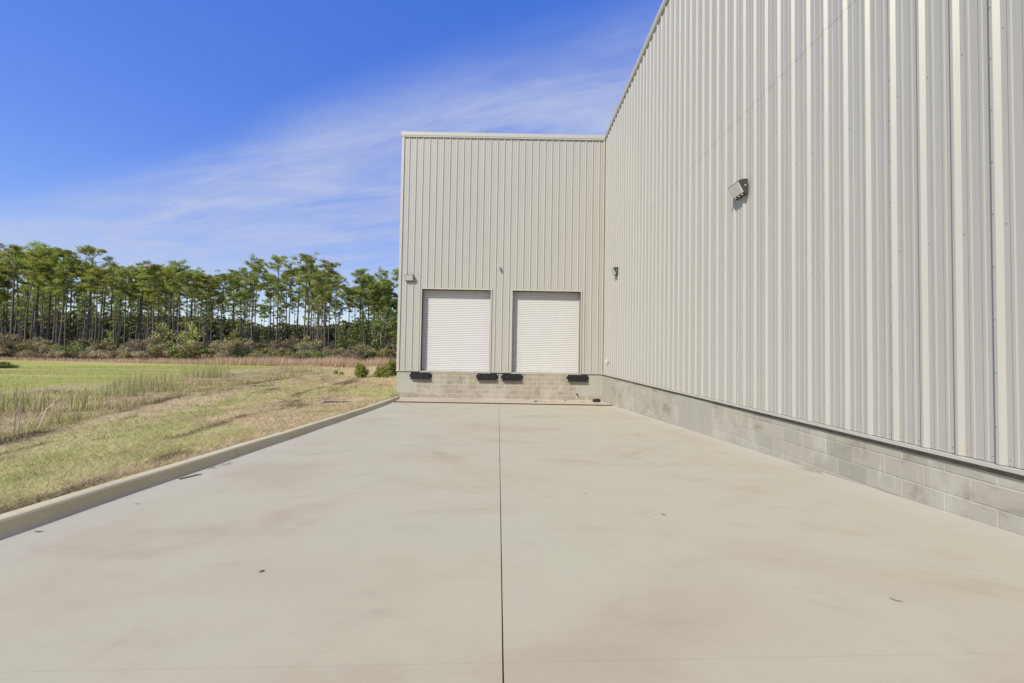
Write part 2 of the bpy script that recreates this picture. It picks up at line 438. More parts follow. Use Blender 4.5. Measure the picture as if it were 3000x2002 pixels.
STRAW = np.array([0.600, 0.475, 0.285]); OLIVE = np.array([0.370, 0.385, 0.125]); BROWN = np.array([0.470, 0.350, 0.205])
FIELD = np.array([0.390, 0.395, 0.105]); PALE = np.array([0.600, 0.480, 0.285]); FIELDDRY = np.array([0.520, 0.450, 0.200])
WOODF = np.array([0.13, 0.10, 0.06])
def ground_col(x, y):
    x = np.asarray(x, float); y = np.asarray(y, float)
    k = edge_x(y) - x
    L = lambda a, b, t: a*(1-t)[:, None] + b*t[:, None]
    n1 = fbm(x*0.8+y*0.4, y*0.30-x*0.1, 0.55, 4, 3); n2 = fbm(x, y, 1.6, 4, 9); n3 = fbm(x, y, 0.25, 3, 14)
    lawn = L(np.tile(STRAW, (len(x), 1)), OLIVE, sst(n1*0.7+n2*0.3, 0.54, 0.66)*0.45)
    lawn = L(lawn, BROWN, sst(n2*0.5+n3*0.5, 0.47, 0.60)*0.8)
    lawn = L(lawn, OLIVE*1.25, sst(fbm(x*0.5+y*0.2, y*0.2, 0.8, 3, 31), 0.54, 0.64)*0.5)
    strip = np.exp(-((k+3.3+0.5*np.sin(y*0.35))/1.0)**2)*(1-sst(y, 13, 19))
    lawn = L(lawn, OLIVE*1.1, strip*sst(n2, 0.35, 0.55)*0.85)
    ruts = sst(fbm(k*1.5, y*0.16, 1.2, 3, 33), 0.56, 0.64)*sst(fbm(x, y, 0.9, 2, 35), 0.40, 0.55)
    lawn = L(lawn, np.array([0.16, 0.125, 0.062]), ruts*0.85*sst(-k, 0.2, 1.2)*sst(7.5+k, 0, 2))
    sw = L(np.tile(BROWN*0.5+STRAW*0.42, (len(x), 1)), OLIVE*1.1, sst(n1, 0.50, 0.72)*0.6)
    fd = L(np.tile(FIELD, (len(x), 1)), FIELDDRY, sst(fbm(x*0.06, y*0.35, 1.0, 3, 21), 0.50, 0.68)*0.8)
    fd = L(fd, FIELD*0.78, sst(fbm(x*0.10, y*0.5, 1.3, 3, 25), 0.55, 0.7)*0.6)
    c = L(lawn, sw, sst(k, -0.4, 0.4))
    rim_shade = sst(k, -0.55, -0.25)*(1-sst(k, 0.1, 0.5))*sst(fbm(x*0.7, y*0.25, 0.7, 3, 91), 0.38, 0.55)  # shaded flank of the uncut ditch grass, painted as a dark turf strip
    c = L(c, np.array([0.11, 0.085, 0.045]), rim_shade*0.85)
    wob = (n3-0.5)*5
    c = L(c, fd, sst(k+wob-(y*0.05), 6.0, 8.5))
    pale = L(np.tile(PALE, (len(x), 1)), STRAW, sst(n2, 0.4, 0.7)*0.6)
    right = sst(x*1.0 + (y-30)*0.75 + wob, -17, -9)
    c = L(c, pale, right*sst(y, 22, 32))
    belt = 51 - 0.0*x
    c = L(c, PALE, sst(y + wob*0.3 - np.clip((-30-x)*0.10, 0, 7), 48, 51)*0.8)
    c = L(c, WOODF, sst(y - np.clip((-30-x)*0.10, 0, 7), 54, 57))
    return c

# ------------------------------------------------------------------ ground
gx = np.unique(np.round(np.concatenate([np.linspace(-700, -120, 14), np.linspace(-120, -24, 50), np.arange(-24, -2.8, 0.17), np.linspace(-2.8, 60, 16), np.linspace(60, 700, 14)]), 3))
gy = np.unique(np.round(np.concatenate([np.linspace(-400, -14, 10), np.arange(-14, 0, 1.0), np.arange(0, 36, 0.22), np.linspace(36, 62, 40), np.linspace(62, 160, 20), np.linspace(160, 1200, 12)]), 3))
X, Y = np.meshgrid(gx, gy); xf, yf = X.ravel(), Y.ravel()
Z = ground_z(xf, yf)
nx, ny = len(gx), len(gy)
idx = np.arange(nx*ny).reshape(ny, nx)
F = np.stack([idx[:-1, :-1], idx[:-1, 1:], idx[1:, 1:], idx[1:, :-1]], -1).reshape(-1, 4)
g = mesh_obj('ground', np.stack([xf, yf, Z], 1), F, M_GROUND, smooth=True, colors=ground_col(xf, yf))
tag(g, 'grassy ground sloping to a shallow ditch and a mown field', kind='structure')

# ------------------------------------------------------------------ sloping concrete ramp
ramp = empty('driveway_ramp', (0, 0, -0.6)); tag(ramp, 'pale stained concrete truck ramp sloping down to the loading dock', kind='structure')
def put(o, root):
    """parent while the mesh stays in world coordinates"""
    o.parent = root; o.location = (-root.location.x, -root.location.y, -root.location.z); return o
TJ = lambda x: 1.718 + 0.046*x
def slab(left, near):
    g2 = 0.0032; t2 = 0.0007
    y0, y1 = (-13.5, None) if near else (None, RAMP_END)
    def ycut(x, far): return (TJ(x) - t2) if far else (TJ(x) + t2)
    top = []
    if left:
        ys = np.linspace(0, 1, 16)
        inner = [JOINT(1.7) - g2, None]
        yn_l = (-13.5 if near else ycut(-3.5, False)); yf_l = (ycut(-3.5, True) if near else RAMP_END)
        lpts = [(float(curb_x(y)) - 0.08, y) for y in np.linspace(yn_l, yf_l, 16)]
        yn_r = (-13.5 if near else ycut(0, False)); yf_r = (ycut(0, True) if near else RAMP_END)
        rpts = [(JOINT(y) - g2, y) for y in np.linspace(yn_r, yf_r, 16)]
    else:
        yn_l = (-13.5 if near else ycut(0, False)); yf_l = (ycut(0, True) if near else RAMP_END)
        lpts = [(JOINT(y) + g2, y) for y in np.linspace(yn_l, yf_l, 16)]
        yn_r = (-13.5 if near else ycut(4.1, False)); yf_r = (ycut(4.1, True) if near else RAMP_END)
        rpts = [(FX + 0.009, y) for y in np.linspace(yn_r, yf_r, 16)]
    v = []; f = []
    n = 16
    for k in range(n):
        for (x, y) in (lpts[k], rpts[k]):
            v.append((x, y, ramp_z(y)))
    for k in range(n):
        for (x, y) in (lpts[k], rpts[k]):
            v.append((x, y, ramp_z(y) - 0.2))
    for k in range(n-1):
        a = 2*k
        f.append((a, a+1, a+3, a+2)); f.append((a+2*n, a+2*n+2, a+2*n+3, a+2*n+1))
        f.append((a, a+2, a+2+2*n, a+2*n)); f.append((a+1, a+1+2*n, a+3+2*n, a+3))
    f.append((0, 2*n, 2*n+1, 1)); f.append((2*n-2, 2*n-1, 4*n-1, 4*n-2))
    put(mesh_obj('concrete_slab', v, f, M_RAMP), ramp)
for l in (True, False):
    for nr in (False, True): slab(l, nr)
# sealant low in the joints, clay in the trench at the foot
mb = MB()
for (ya, yb) in ((-13.4, RAMP_END - 0.01),):
    mb.hexa([(JOINT(ya)-0.02, ya, ramp_z(ya)-0.15), (JOINT(ya)+0.02, ya, ramp_z(ya)-0.15), (JOINT(yb)+0.02, yb, ramp_z(yb)-0.15), (JOINT(yb)-0.02, yb, ramp_z(yb)-0.15)],
            [(JOINT(ya)-0.02, ya, ramp_z(ya)-0.012), (JOINT(ya)+0.02, ya, ramp_z(ya)-0.012), (JOINT(yb)+0.02, yb, ramp_z(yb)-0.012), (JOINT(yb)-0.02, yb, ramp_z(yb)-0.012)])
put(mb.build('joint_sealant', M_SEAL), ramp)
mb = MB(); mb.box(-5.0, FX + 0.005, 15.4, 16.1, -1.6, -1.215)
put(mb.build('trench_dirt', M_DIRT), ramp)
LY0, LY1 = 15.90, BY + 0.014
mb = MB()
lz0, lz1 = -1.112, -1.185
mb.hexa([(-4.62, LY0, -1.5), (FX + 0.006, LY0, -1.5), (FX + 0.006, LY1, -1.5), (-4.86, LY1, -1.5)], [(-4.62, LY0, lz0), (FX + 0.006, LY0, lz0), (FX + 0.006, LY1, lz1), (-4.86, LY1, lz1)])
lo = put(mb.build('ledge_slab', [M_LEDGE, M_DIRT]), ramp)
lo.data.polygons[2].material_index = 1

# kerb in sections
kerb = empty('kerb', (-3.6, 5, -0.6)); tag(kerb, 'rounded pale concrete kerb between the ramp and the grass', kind='structure')
def curb_section(ya, yb):
    prof = [(0.03, -0.12), (0.006, 0.0), (-0.016, 0.014), (-0.030, 0.036), (-0.044, 0.078), (-0.054, 0.102), (-0.068, 0.116), (-0.088, 0.122), (-0.180, 0.122), (-0.198, 0.116), (-0.206, 0.100), (-0.206, -0.25)]
    ys = np.linspace(ya, yb, max(2, int((yb-ya)/0.4)+1)); v = []; f = []
    m = len(prof)
    for y in ys:
        bz = ramp_z(y) if y < 15.6 else max(ramp_z(15.6) - (y-15.6)*0.045, -1.21)
        wob = 0.010*math.sin(y*1.1) + 0.006*math.sin(y*2.7+1)
        for (dx, dz) in prof: v.append((float(curb_x(y)) + dx + wob, y, bz + dz))
    for i in range(len(ys)-1):
        for k in range(m-1):
            f.append((i*m+k, (i+1)*m+k, (i+1)*m+k+1, i*m+k+1))
    f.append(tuple(range(m))); f.append(tuple((len(ys)-1)*m+k for k in range(m))[::-1])
    o = put(mesh_obj('kerb_section', v, f, M_CURB, smooth=False), kerb)
    return o
cuts = [-13.5, -9.6, -6.55, -3.5, -0.45, 2.55, 5.58, 11.7, 17.45]
for a, b in zip(cuts[:-1], cuts[1:]): curb_section(a + 0.004, b - 0.004)

# ------------------------------------------------------------------ warehouse
wh = empty('warehouse', (FX, BY, 0)); tag(wh, 'tall warehouse with ribbed pale grey metal siding and two dock doors', 'building')
def wpart(o): return put(o, wh)

FT = 0.3048
def profile(x):
    """panel profile: height above the valley at distance x along the wall from a major rib centre"""
    t = (x + FT/2) % FT - FT/2
    return t
RIB = [(-0.0415, 0.0), (-0.011, 0.032), (0.011, 0.032), (0.0415, 0.0)]
def rib_points(c):
    """profile points (u, out) from the rib centred at c up to the next rib"""
    p = [(c + u, h) for u, h in RIB]
    for m0 in (0.102, 0.203):
        p += [(c + m0 - 0.020, 0.0), (c + m0 - 0.010, 0.005), (c + m0 + 0.010, 0.005), (c + m0 + 0.020, 0.0)]
    return p
def panel_profile(c0):
    p = []
    for k in range(3): p += rib_points(c0 + k*FT)
    p.append((c0 + 3*FT - 0.031, 0.0))
    return p
VAL = 0.035   # the valley lies this far behind the rib crests' plane
# long wall: u = -y direction (towards the camera); crest plane at FX + 0.003
def right_panel_mesh(z0, z1, lift):
    v = []; f = []
    p = panel_profile(0.0)
    for (u, h) in p:
        xo = VAL - h - lift
        v.append((xo, -u, z0)); v.append((xo, -u, z1))
    for i in range(len(p)-1): f.append((2*i, 2*i+1, 2*i+3, 2*i+2))
    return v, f
protoL = protoU = None
y_lap = 4.25
npan = 0
k0 = -int((BY - y_lap)//0.9144)
for k in range(k0, 19):
    yy = y_lap - k*0.9144
    if yy > BY - 0.05: continue
    for (up, z0, z1) in ((False, 0.035, 5.285), (True, 5.25, ZT - 0.21)):
        src = protoU if up else protoL
        if src is None:
            v, f = right_panel_mesh(z0, z1, 0.0025 if up else 0.0)
            o = mesh_obj('wall_panel', v, f, M_PANEL)
            if up: protoU = o
            else: protoL = o
        else:
            o = src.copy(); COL.objects.link(o)
        o.parent = wh; o.location = (FX + 0.001 - wh.location.x, yy - wh.location.y, 0)
# filler strip of panel between the last lap rib and the inner corner
yl = y_lap - k0*0.9144
if BY - yl > 0.06:
    v = []; f = []
    pts = [(yl + 0.03, 0.0)]
    c = yl + FT
    while c < BY + 0.3:
        for (u, h) in reversed(rib_points(c)):
            pass
        c += FT
    pp = []
    c = yl + FT
    pp.append((yl + 0.030, 0.0))
    while True:
        seg = sorted([(c - u, h) for u, h in rib_points(0.0)])
        for q in seg:
            if q[0] < BY + 0.02 and q[0] > pp[-1][0] + 1e-4: pp.append(q)
        c += FT
        if c > BY + 0.5: break
    pp.append((BY + 0.03, pp[-1][1]))
    for (y, h) in pp:
        v.append((FX + 0.001 + VAL - h, y, 0.035)); v.append((FX + 0.001 + VAL - h, y, ZT - 0.21))
    for i in range(len(pp)-1): f.append((2*i, 2*i+2, 2*i+3, 2*i+1))
    wpart(mesh_obj('wall_panel', v, f, M_PANEL))
# end wall with two door openings
DOORS = [(-3.955, -0.905), (0.068, 3.100)]
DZ0, DZ1 = 0.03, 3.655
def back_panel(pts, za, zb, extra=0.0):
    v = []; f = []
    for (x, h) in pts:
        yo = BY + 0.001 + VAL - h
        v.append((x, yo, za)); v.append((x, yo, zb))
    for i in range(len(pts)-1): f.append((2*i, 2*i+2, 2*i+3, 2*i+1))
    return v, f
def clip_profile(pts, a, b):
    xs = [p[0] for p in pts]; hs_ = [p[1] for p in pts]
    r = [(a, float(np.interp(a, xs, hs_)))] if a > xs[0] else []
    r += [p for p in pts if a <= p[0] <= b]
    if b < xs[-1]: r.append((b, float(np.interp(b, xs, hs_))))
    return r
c0 = -4.66
allp = []
k = -2
while c0 + k*FT < FX + 0.2:
    c = c0 + k*FT
    allp += rib_points(c); k += 1
allp = [p for p in allp]
bounds = [BX0 + 0.012]
b = c0 - 0.0415 + 0.9144
while b < FX - 0.05:
    if b > bounds[-1] + 0.1: bounds.append(b)
    b += 0.9144
bounds.append(FX + 0.034)
for a, b in zip(bounds[:-1], bounds[1:]):
    v = []; f = []
    segs = [a] + sorted([d for dd in DOORS for d in dd if a < d < b]) + [b]
    for s0, s1 in zip(segs[:-1], segs[1:]):
        mid = (s0+s1)/2
        za = DZ1 if any(d0 < mid < d1 for d0, d1 in DOORS) else 0.035
        vv, ff = back_panel(clip_profile(allp, s0 + (0.0005 if s0 == a else 0), s1), za, ZT - 0.21)
        o_ = len(v); v += vv; f += [tuple(i+o_ for i in q) for q in ff]
    wpart(mesh_obj('wall_panel', v, f, M_PANEL))
# free side wall going back
protoS = None
for k in range(26):
    yy = BY + 0.95 + k*0.9144
    if protoS is None:
        v = []; f = []
        p = panel_profile(0.0)
        for (u, h) in p:
            xo = VAL - h
            v.append((xo, -u, 0.035)); v.append((xo, -u, ZT - 0.21))
        for i in range(len(p)-1): f.append((2*i, 2*i+1, 2*i+3, 2*i+2))
        o = mesh_obj('wall_panel', v, f, M_PANEL); protoS = o
    else:
        o = protoS.copy(); COL.objects.link(o)
    o.parent = wh; o.location = (BX0 + 0.002 - wh.location.x, yy - wh.location.y, 0)
ZB = BY + 26*0.9144 + 0.4
# trim: base flashing, corners
mb = MB()
def base_trim_x(x0, x1):
    mb.box(x0, x1, BY - 0.03, BY + 0.034, 0.0, 0.028)
mb.box(BX0 - 0.03, DOORS[0][0] - 0.052, BY - 0.03, BY + 0.034, 0.0, 0.030)
mb.box(DOORS[0][1] + 0.052, DOORS[1][0] - 0.052, BY - 0.03, BY + 0.034, 0.0, 0.030)
mb.box(DOORS[1][1] + 0.052, FX - 0.031, BY - 0.03, BY + 0.034, 0.0, 0.030)
mb.box(FX - 0.03, FX + 0.034, -13.0, BY + 0.034, 0.0, 0.030)
mb.box(BX0 - 0.03, BX0 + 0.034, BY + 0.035, ZB, 0.0, 0.030)
wpart(mb.build('base_trim', M_TRIM))
mb = MB()
mb.box(BX0 - 0.008, BX0 + 0.105, BY - 0.006, BY + 0.002, 0.031, ZT - 0.235)
mb.box(BX0 - 0.008, BX0 - 0.001, BY + 0.0025, BY + 0.105, 0.031, ZT - 0.235)
wpart(mb.build('corner_trim', M_TRIM))
mb = MB()
mb.box(FX - 0.055, FX - 0.004, BY - 0.006, BY + 0.0005, 0.031, ZT - 0.235)
mb.box(FX - 0.004, FX + 0.0005, BY - 0.055, BY + 0.0005, 0.031, ZT - 0.235)
wpart(mb.build('corner_trim', M_TRIM))
# eave trim swept round the inner corner
prof = [(-0.20, 0.0), (0.020, 0.0), (0.026, -0.008), (0.026, -0.165), (0.012, -0.190), (0.012, -0.205), (0.020, -0.208), (0.020, -0.232), (-0.004, -0.236), (-0.03, -0.236), (-0.03, -0.20)]
v = []; f = []
m = len(prof)
stations = [lambda q: (BX0 - 0.012 - 0.0, BY - q, ), ]
for (q, z) in prof: v.append((BX0 - 0.03 - max(q, -0.02), ZB, ZT + z))
for (q, z) in prof: v.append((BX0 - 0.03 - max(q, -0.02), BY - q, ZT + z))
for (q, z) in prof: v.append((FX - q, BY - q, ZT + z))
for (q, z) in prof: v.append((FX - q, -13.0, ZT + z))
for i in range(3):
    for k in range(m-1): f.append((i*m+k, i*m+k+1, (i+1)*m+k+1, (i+1)*m+k))
f.append(tuple(3*m+k for k in range(m)))
wpart(mesh_obj('eave_trim', v, f, M_TRIM))
# roof and closed core
mb = MB()
zr = ZT - 0.03
mb.add([(BX0, BY+0.05, zr), (42, BY+0.05, zr), (42, ZB, zr), (BX0, ZB, zr)], [(0, 1, 2, 3)])
mb.add([(FX+0.05, -13, zr-0.002), (42, -13, zr-0.002), (42, BY+0.05, zr-0.002), (FX+0.05, BY+0.05, zr-0.002)], [(0, 1, 2, 3)])
wpart(mb.build('roof', M_ROOF))
mb = MB()
mb.box(FX + 0.06, 42, -13, BY + 0.40, -1.9, zr - 0.05)
mb.box(BX0 + 0.06, 42, BY + 0.41, ZB, -1.9, zr - 0.05)
wpart(mb.build('wall_core', M_CAVE))

# roller doors
for di, (dx0, dx1) in enumerate(DOORS):
    rec = 0.285
    fr = MB()
    # light door trim set round the opening, just proud of the rib crests
    t0 = BY - 0.008; t1 = BY + 0.040
    fr.box(dx0 - 0.050, dx0 - 0.001, t0, t1, 0.0305, DZ1 + 0.05)
    fr.box(dx1 + 0.001, dx1 + 0.050, t0, t1, 0.0305, DZ1 + 0.05)
    fr.box(dx0 - 0.001, dx1 + 0.001, t0 + 0.001, t1, DZ1, DZ1 + 0.049)
    wpart(fr.build('door_trim', M_TRIM))
    jm = MB()
    jm.box(dx0 - 0.03, dx0 + 0.004, BY + 0.041, BY + 0.40, DZ0, DZ1 + 0.02)
    jm.box(dx1 - 0.004, dx1 + 0.03, BY + 0.041, BY + 0.40, DZ0, DZ1 + 0.02)
    jm.box(dx0 + 0.0045, dx1 - 0.0045, BY + 0.0415, BY + 0.40, DZ1 - 0.012, DZ1 + 0.02)
    wpart(jm.build('door_jamb', M_BRONZE))
    door = MB()
    door.box(dx0 + 0.005, dx1 - 0.005, BY + rec + 0.03, BY + rec + 0.06, DZ0, DZ1 - 0.013)
    d = wpart(door.build('roller_door', M_SLAT))
    gd = MB()
    gd.box(dx0 + 0.0045, dx0 + 0.022, BY + rec - 0.025, BY + rec + 0.029, DZ0 + 0.003, DZ1 - 0.014)
    gd.box(dx1 - 0.045, dx1 - 0.0045, BY + rec - 0.025, BY + rec + 0.029, DZ0 + 0.003, DZ1 - 0.014)
    o = gd.build('guide_rail', M_TRIM); o.parent = d
    # curved slats, each one a piece of its own sharing one mesh
    sp_ = 0.0808
    n = int((DZ1 - DZ0 - 0.07)/sp_)
    prof_s = [(0.028, 0.0), (0.008, 0.0035), (0.0035, 0.010), (0.0, 0.030), (0.0005, 0.055), (0.0045, 0.070), (0.013, 0.0765), (0.028, 0.0785)]
    proto = None
    xa, xb = dx0 + 0.023, dx1 - 0.046
    for k in range(n):
        if proto is None:
            v = []; f = []
            for (yy, zz) in prof_s: v += [(xa, yy, zz), (xb, yy, zz)]
            for i in range(len(prof_s)-1): f.append((2*i, 2*i+1, 2*i+3, 2*i+2))
            o = mesh_obj('slat', v, f, M_SLAT, smooth=False); proto = o
        else:
            o = proto.copy(); COL.objects.link(o)
        o.parent = d; o.location = (0, BY + rec, DZ0 + 0.065 + k*sp_)
    bb = MB(); bb.box(xa, xb, BY + rec - 0.02, BY + rec + 0.025, DZ0 + 0.004, DZ0 + 0.060)
    o = bb.build('bottom_bar', M_SLAT); o.parent = d
    ol = MB(); ol.box(xa, xb, BY + rec + 0.003, BY + rec + 0.028, DZ0 + 0.065 + n*sp_ + 0.002, DZ1 - 0.014)
    o = ol.build('lintel_flap', M_SLAT); o.parent = d

# dock wall and foundation
FB = BY + 0.015; FR = FX + 0.015
wl = MB()
wl.box(BX0 + 0.02, FR + 0.3, FB + 0.0035, BY + 0.405, -1.8, -0.004)           # mortar plane, end wall
wpart(MB().box(FR + 0.0035, FR + 0.30, -13, FB + 0.0030, -1.8, -0.004).build('mortar_bed', M_MORTAR_R))                # mortar plane, long wall
wl.box(BX0 + 0.022, BX0 + 0.3, BY + 0.41, ZB, -1.8, -0.004)
wpart(wl.build('mortar_bed', M_MORTAR))
pr = MB()
pr.box(BX0 + 0.012, -4.085, FB - 0.003, FB + 0.02, -0.950, -0.002)
wpart(pr.build('concrete_pier', M_PIER))
pr = MB(); pr.box(2.968, FR + 0.005, FB - 0.003, FB + 0.02, -0.950, -0.002)
wpart(pr.build('concrete_pier', M_PIER))
pr = MB(); pr.box(FR - 0.003, FR + 0.02, 16.40, FB - 0.0035, -1.30, -0.002)
wpart(pr.build('concrete_pier', M_PIER))
pr = MB(); pr.box(FR - 0.006, FR + 0.02, 8.08, 9.66, -1.0, -0.045)
wpart(pr.build('rendered_patch', M_PIER))
pr = MB()
for (dx0, dx1) in DOORS: pr.box(dx0 - 0.05, dx1 + 0.05, FB - 0.010, BY + 0.40, -0.0380, DZ0 - 0.002)
wpart(pr.build('door_sill', M_PIER))
BL, BH, MJ = 0.4064, 0.2032, 0.008
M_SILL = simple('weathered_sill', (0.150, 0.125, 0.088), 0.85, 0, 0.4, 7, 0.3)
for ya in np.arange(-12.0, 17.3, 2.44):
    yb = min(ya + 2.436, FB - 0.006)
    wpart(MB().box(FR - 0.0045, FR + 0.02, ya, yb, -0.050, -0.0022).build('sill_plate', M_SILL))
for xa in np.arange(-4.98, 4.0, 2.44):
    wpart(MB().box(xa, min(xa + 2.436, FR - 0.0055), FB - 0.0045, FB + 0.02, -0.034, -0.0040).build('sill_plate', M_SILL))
def bevel_block(L, H, depth, axis, MJ=0.012):
    """thin-faced block: front face proud of the mortar, chamfered edges"""
    c = 0.004
    x0, x1, z0, z1 = MJ/2, L - MJ/2, MJ/2, H - MJ/2
    a = [(x0, depth, z0), (x1, depth, z0), (x1, depth, z1), (x0, depth, z1), (x0, c, z0), (x1, c, z0), (x1, c, z1), (x0, c, z1), (x0+c, 0, z0+c), (x1-c, 0, z0+c), (x1-c, 0, z1-c), (x0+c, 0, z1-c)]
    f = [(0,1,5,4),(1,2,6,5),(2,3,7,6),(3,0,4,7),(4,5,9,8),(5,6,10,9),(6,7,11,10),(7,4,8,11),(8,9,10,11)]
    if axis == 'y':   # long wall: run along -y, front faces -x
        a = [(q[1], -q[0], q[2]) for q in a]
    return a, f
_bc = {}
def place_block(x, y, z, L, H, axis, mat):
    key = (round(L, 2), round(H, 2), axis)
    if key not in _bc:
        v, f = bevel_block(key[0], key[1], 0.02, axis, 0.018 if axis == 'x' else 0.011)
        _bc[key] = mesh_obj('block', v, f, mat)
        o = _bc[key]
    else:
        o = _bc[key].copy(); COL.objects.link(o)
    o.parent = wh
    o.location = (x - wh.location.x, y - wh.location.y, z)
rows = [(-0.155, 0.151)] + [(-0.155 - 0.2*(k+1), 0.2) for k in range(5)]
for ri, (z0, H) in enumerate(rows):
    xa, xb = (-4.085, 2.968) if z0 > -1.0 else (BX0 + 0.03, FR - 0.01)
    x = xa - (0.2032 if ri % 2 else 0.0) ; first = True
    while x < xb - 0.03:
        L = BL
        s = x; e = x + L
        if s < xa: s = xa
        if e > xb: e = xb
        if e - s > 0.05:
            place_block(s, FB + random.uniform(-0.0012, 0.0012), z0, e - s, H, 'x', M_BLOCK_B)
        x += BL
for ri, (z0, H) in enumerate(rows):
    if ri == 0: z0, H = -0.145, 0.141
    else: z0 = -0.145 - 0.2*ri
    y = 17.62 + (0.19 if ri % 2 else 0.0) - 0.045
    while y > -2.0:
        s = y; e = y - BL
        ok = []
        # cut out the rendered patch and the corner pier
        for (pa, pb) in ((9.66, 16.40), (-3.0, 8.08)):
            a_, b_ = min(s, pb), max(e, pa)
            if a_ - b_ > 0.05: ok.append((a_, b_))
        for (a_, b_) in ok:
            if ramp_z((a_+b_)/2) - 0.02 < z0 + H:
                place_block(FR + random.uniform(-0.0012, 0.0012), a_, z0, a_ - b_, H, 'y', M_BLOCK_R)
        y -= BL

# screws: lap ribs, base row and girt rows
sv = []; sf = []
def screw(p, nrm, r=0.0062, h=0.006):
    nrm = Vector(nrm); a = nrm.orthogonal().normalized(); c = nrm.cross(a); b0 = len(sv); p = Vector(p)
    for hh, rr in ((0, r), (h*0.5, r*0.8), (h, r*0.55)):
        for k in range(6):
            t = math.pi*k/3
            sv.append(tuple(p + nrm*hh + (a*math.cos(t)+c*math.sin(t))*rr))
    for l in range(2):
        for k in range(6): sf.append((b0+l*6+k, b0+l*6+(k+1) % 6, b0+(l+1)*6+(k+1) % 6, b0+(l+1)*6+k))
    sf.append(tuple(b0+12+k for k in range(6)))
for k in range(-14, 18):
    yy = y_lap - k*0.9144
    if -2 < yy < BY - 0.1:
        z = 0.35
        while z < 10.3:
            screw((FX + 0.003, yy + 0.003, z), (-1, 0, 0), 0.0055); z += 0.45
for k in range(-45, 60):
    yy = y_lap - k*FT
    if -2 < yy < BY - 0.1:
        for du in (0.062, 0.245):
            screw((FX + 0.001 + VAL, yy - du, 0.09), (-1, 0, 0))
        for zz in (2.05, 3.72, 5.27, 6.85, 8.4):
            screw((FX + 0.001 + VAL, yy - 0.062, zz), (-1, 0, 0))
o = wpart(mesh_obj('panel_screws', sv, sf, M_SCREW)); tag(o, kind='stuff')

# ------------------------------------------------------------------ things fixed to the walls
def make_lamp(name):
    r = empty(name)
    # local: x across, y = out of the wall is -y, z up; mounted face at y=0
    prof = [(0.0, 0.0), (0.0, 0.285), (-0.07, 0.290), (-0.150, 0.272), (-0.190, 0.245), (-0.075, 0.025), (-0.045, 0.0)]
    w = 0.178
    v = [(-w, y, z) for y, z in prof] + [(w, y, z) for y, z in prof]
    n = len(prof)
    f = [tuple(range(n))[::-1], tuple(range(n, 2*n))] + [(k, (k+1) % n, n+(k+1) % n, n+k) for k in range(n)]
    mesh_obj('housing', v, f, M_HOUSING, r)
    # lens proud of the sloping front
    a = Vector((0, -0.190, 0.245)); b = Vector((0, -0.075, 0.025)); d = (b-a).normalized(); nn = Vector((0, d.z, -d.y)); nn = nn if nn.y < 0 else -nn
    p0 = a + d*0.012; p1 = b - d*0.006
    v = []
    for off, ins in ((-0.004, 0.0), (0.010, 0.010)):
        for (sx, q) in ((-1, p0), (1, p0), (1, p1), (-1, p1)):
            qq = q + nn*off + (d*ins if q is p0 else -d*ins); v.append((sx*(w - 0.010 - ins), qq.y, qq.z))
    f = [(4, 5, 6, 7), (0, 1, 5, 4), (1, 2, 6, 5), (2, 3, 7, 6), (3, 0, 4, 7)]
    mesh_obj('lens', v, f, M_LENS, r)
    mb = MB()
    for sx in (-0.11, 0.0, 0.11): mb.tube([(sx, -0.062, 0.012), (sx, -0.085, 0.004)], [0.012, 0.011], 6)
    for sx in (-1, 1): mb.tube([(sx*w*0.99, -0.055, 0.16), (sx*(w+0.012), -0.055, 0.16)], [0.014, 0.012], 6)
    mb.build('screw', M_STEEL, r)
    return r
LG = 'bronze wall lamps on the warehouse siding'
l1 = make_lamp('wall_lamp'); l1.location = (-4.508, BY, 3.975)
tag(l1, 'wall lamp left of the first dock door at the free corner', 'lamp', LG)
l2 = copy_tree(l1, (FX, 6.99, 3.735), math.radians(-90), 0.90); tag(l2, 'nearest wall lamp, high on the long ribbed side wall', 'lamp', LG)
l3 = copy_tree(l1, (FX, 15.36, 3.965), math.radians(-90)); tag(l3, 'small far wall lamp on the long wall near the inside corner', 'lamp', LG)

r = empty('security_camera', (-0.535, BY, 4.70)); tag(r, 'little white bullet camera above the gap between the dock doors', 'camera')
MB().tube([(0, 0.0, 0), (0, -0.03, 0)], [0.055, 0.050], 14).build('mount', M_WHITE, r)
MB().tube([(0, -0.03, 0), (0, -0.07, -0.02)], [0.022, 0.022], 10).build('arm', M_WHITE, r)
MB().tube([(0, -0.055, -0.005), (0, -0.07, -0.010), (0.0, -0.15, -0.028)], [0.040, 0.062, 0.062], 14).build('body', M_WHITE, r)
MB().tube([(0, -0.149, -0.028), (0, -0.156, -0.0295)], [0.032, 0.030], 14).build('lens', M_BLACK, r)

r = empty('wall_tap', (FX + 0.005, 16.60, 0.56)); tag(r, 'small pale tap fitting low on the siding by the inside corner', 'tap')
MB().box(-0.005, 0.03, -0.05, 0.05, 0.03, 0.13).build('back_plate', M_TRIM, r, bevel=0.004)
MB().tube([(0.0, 0, 0.08), (-0.07, 0, 0.08), (-0.095, 0, 0.05), (-0.10, 0, 0.0)], [0.018, 0.018, 0.017, 0.019], 8).build('spout', M_WHITE, r)
MB().tube([(-0.05, 0, 0.095), (-0.05, 0, 0.135)], [0.010, 0.010], 6).tube([(-0.05, 0, 0.135), (-0.05, 0, 0.147)], [0.034, 0.034], 10).build('handle', M_WHITE, r)

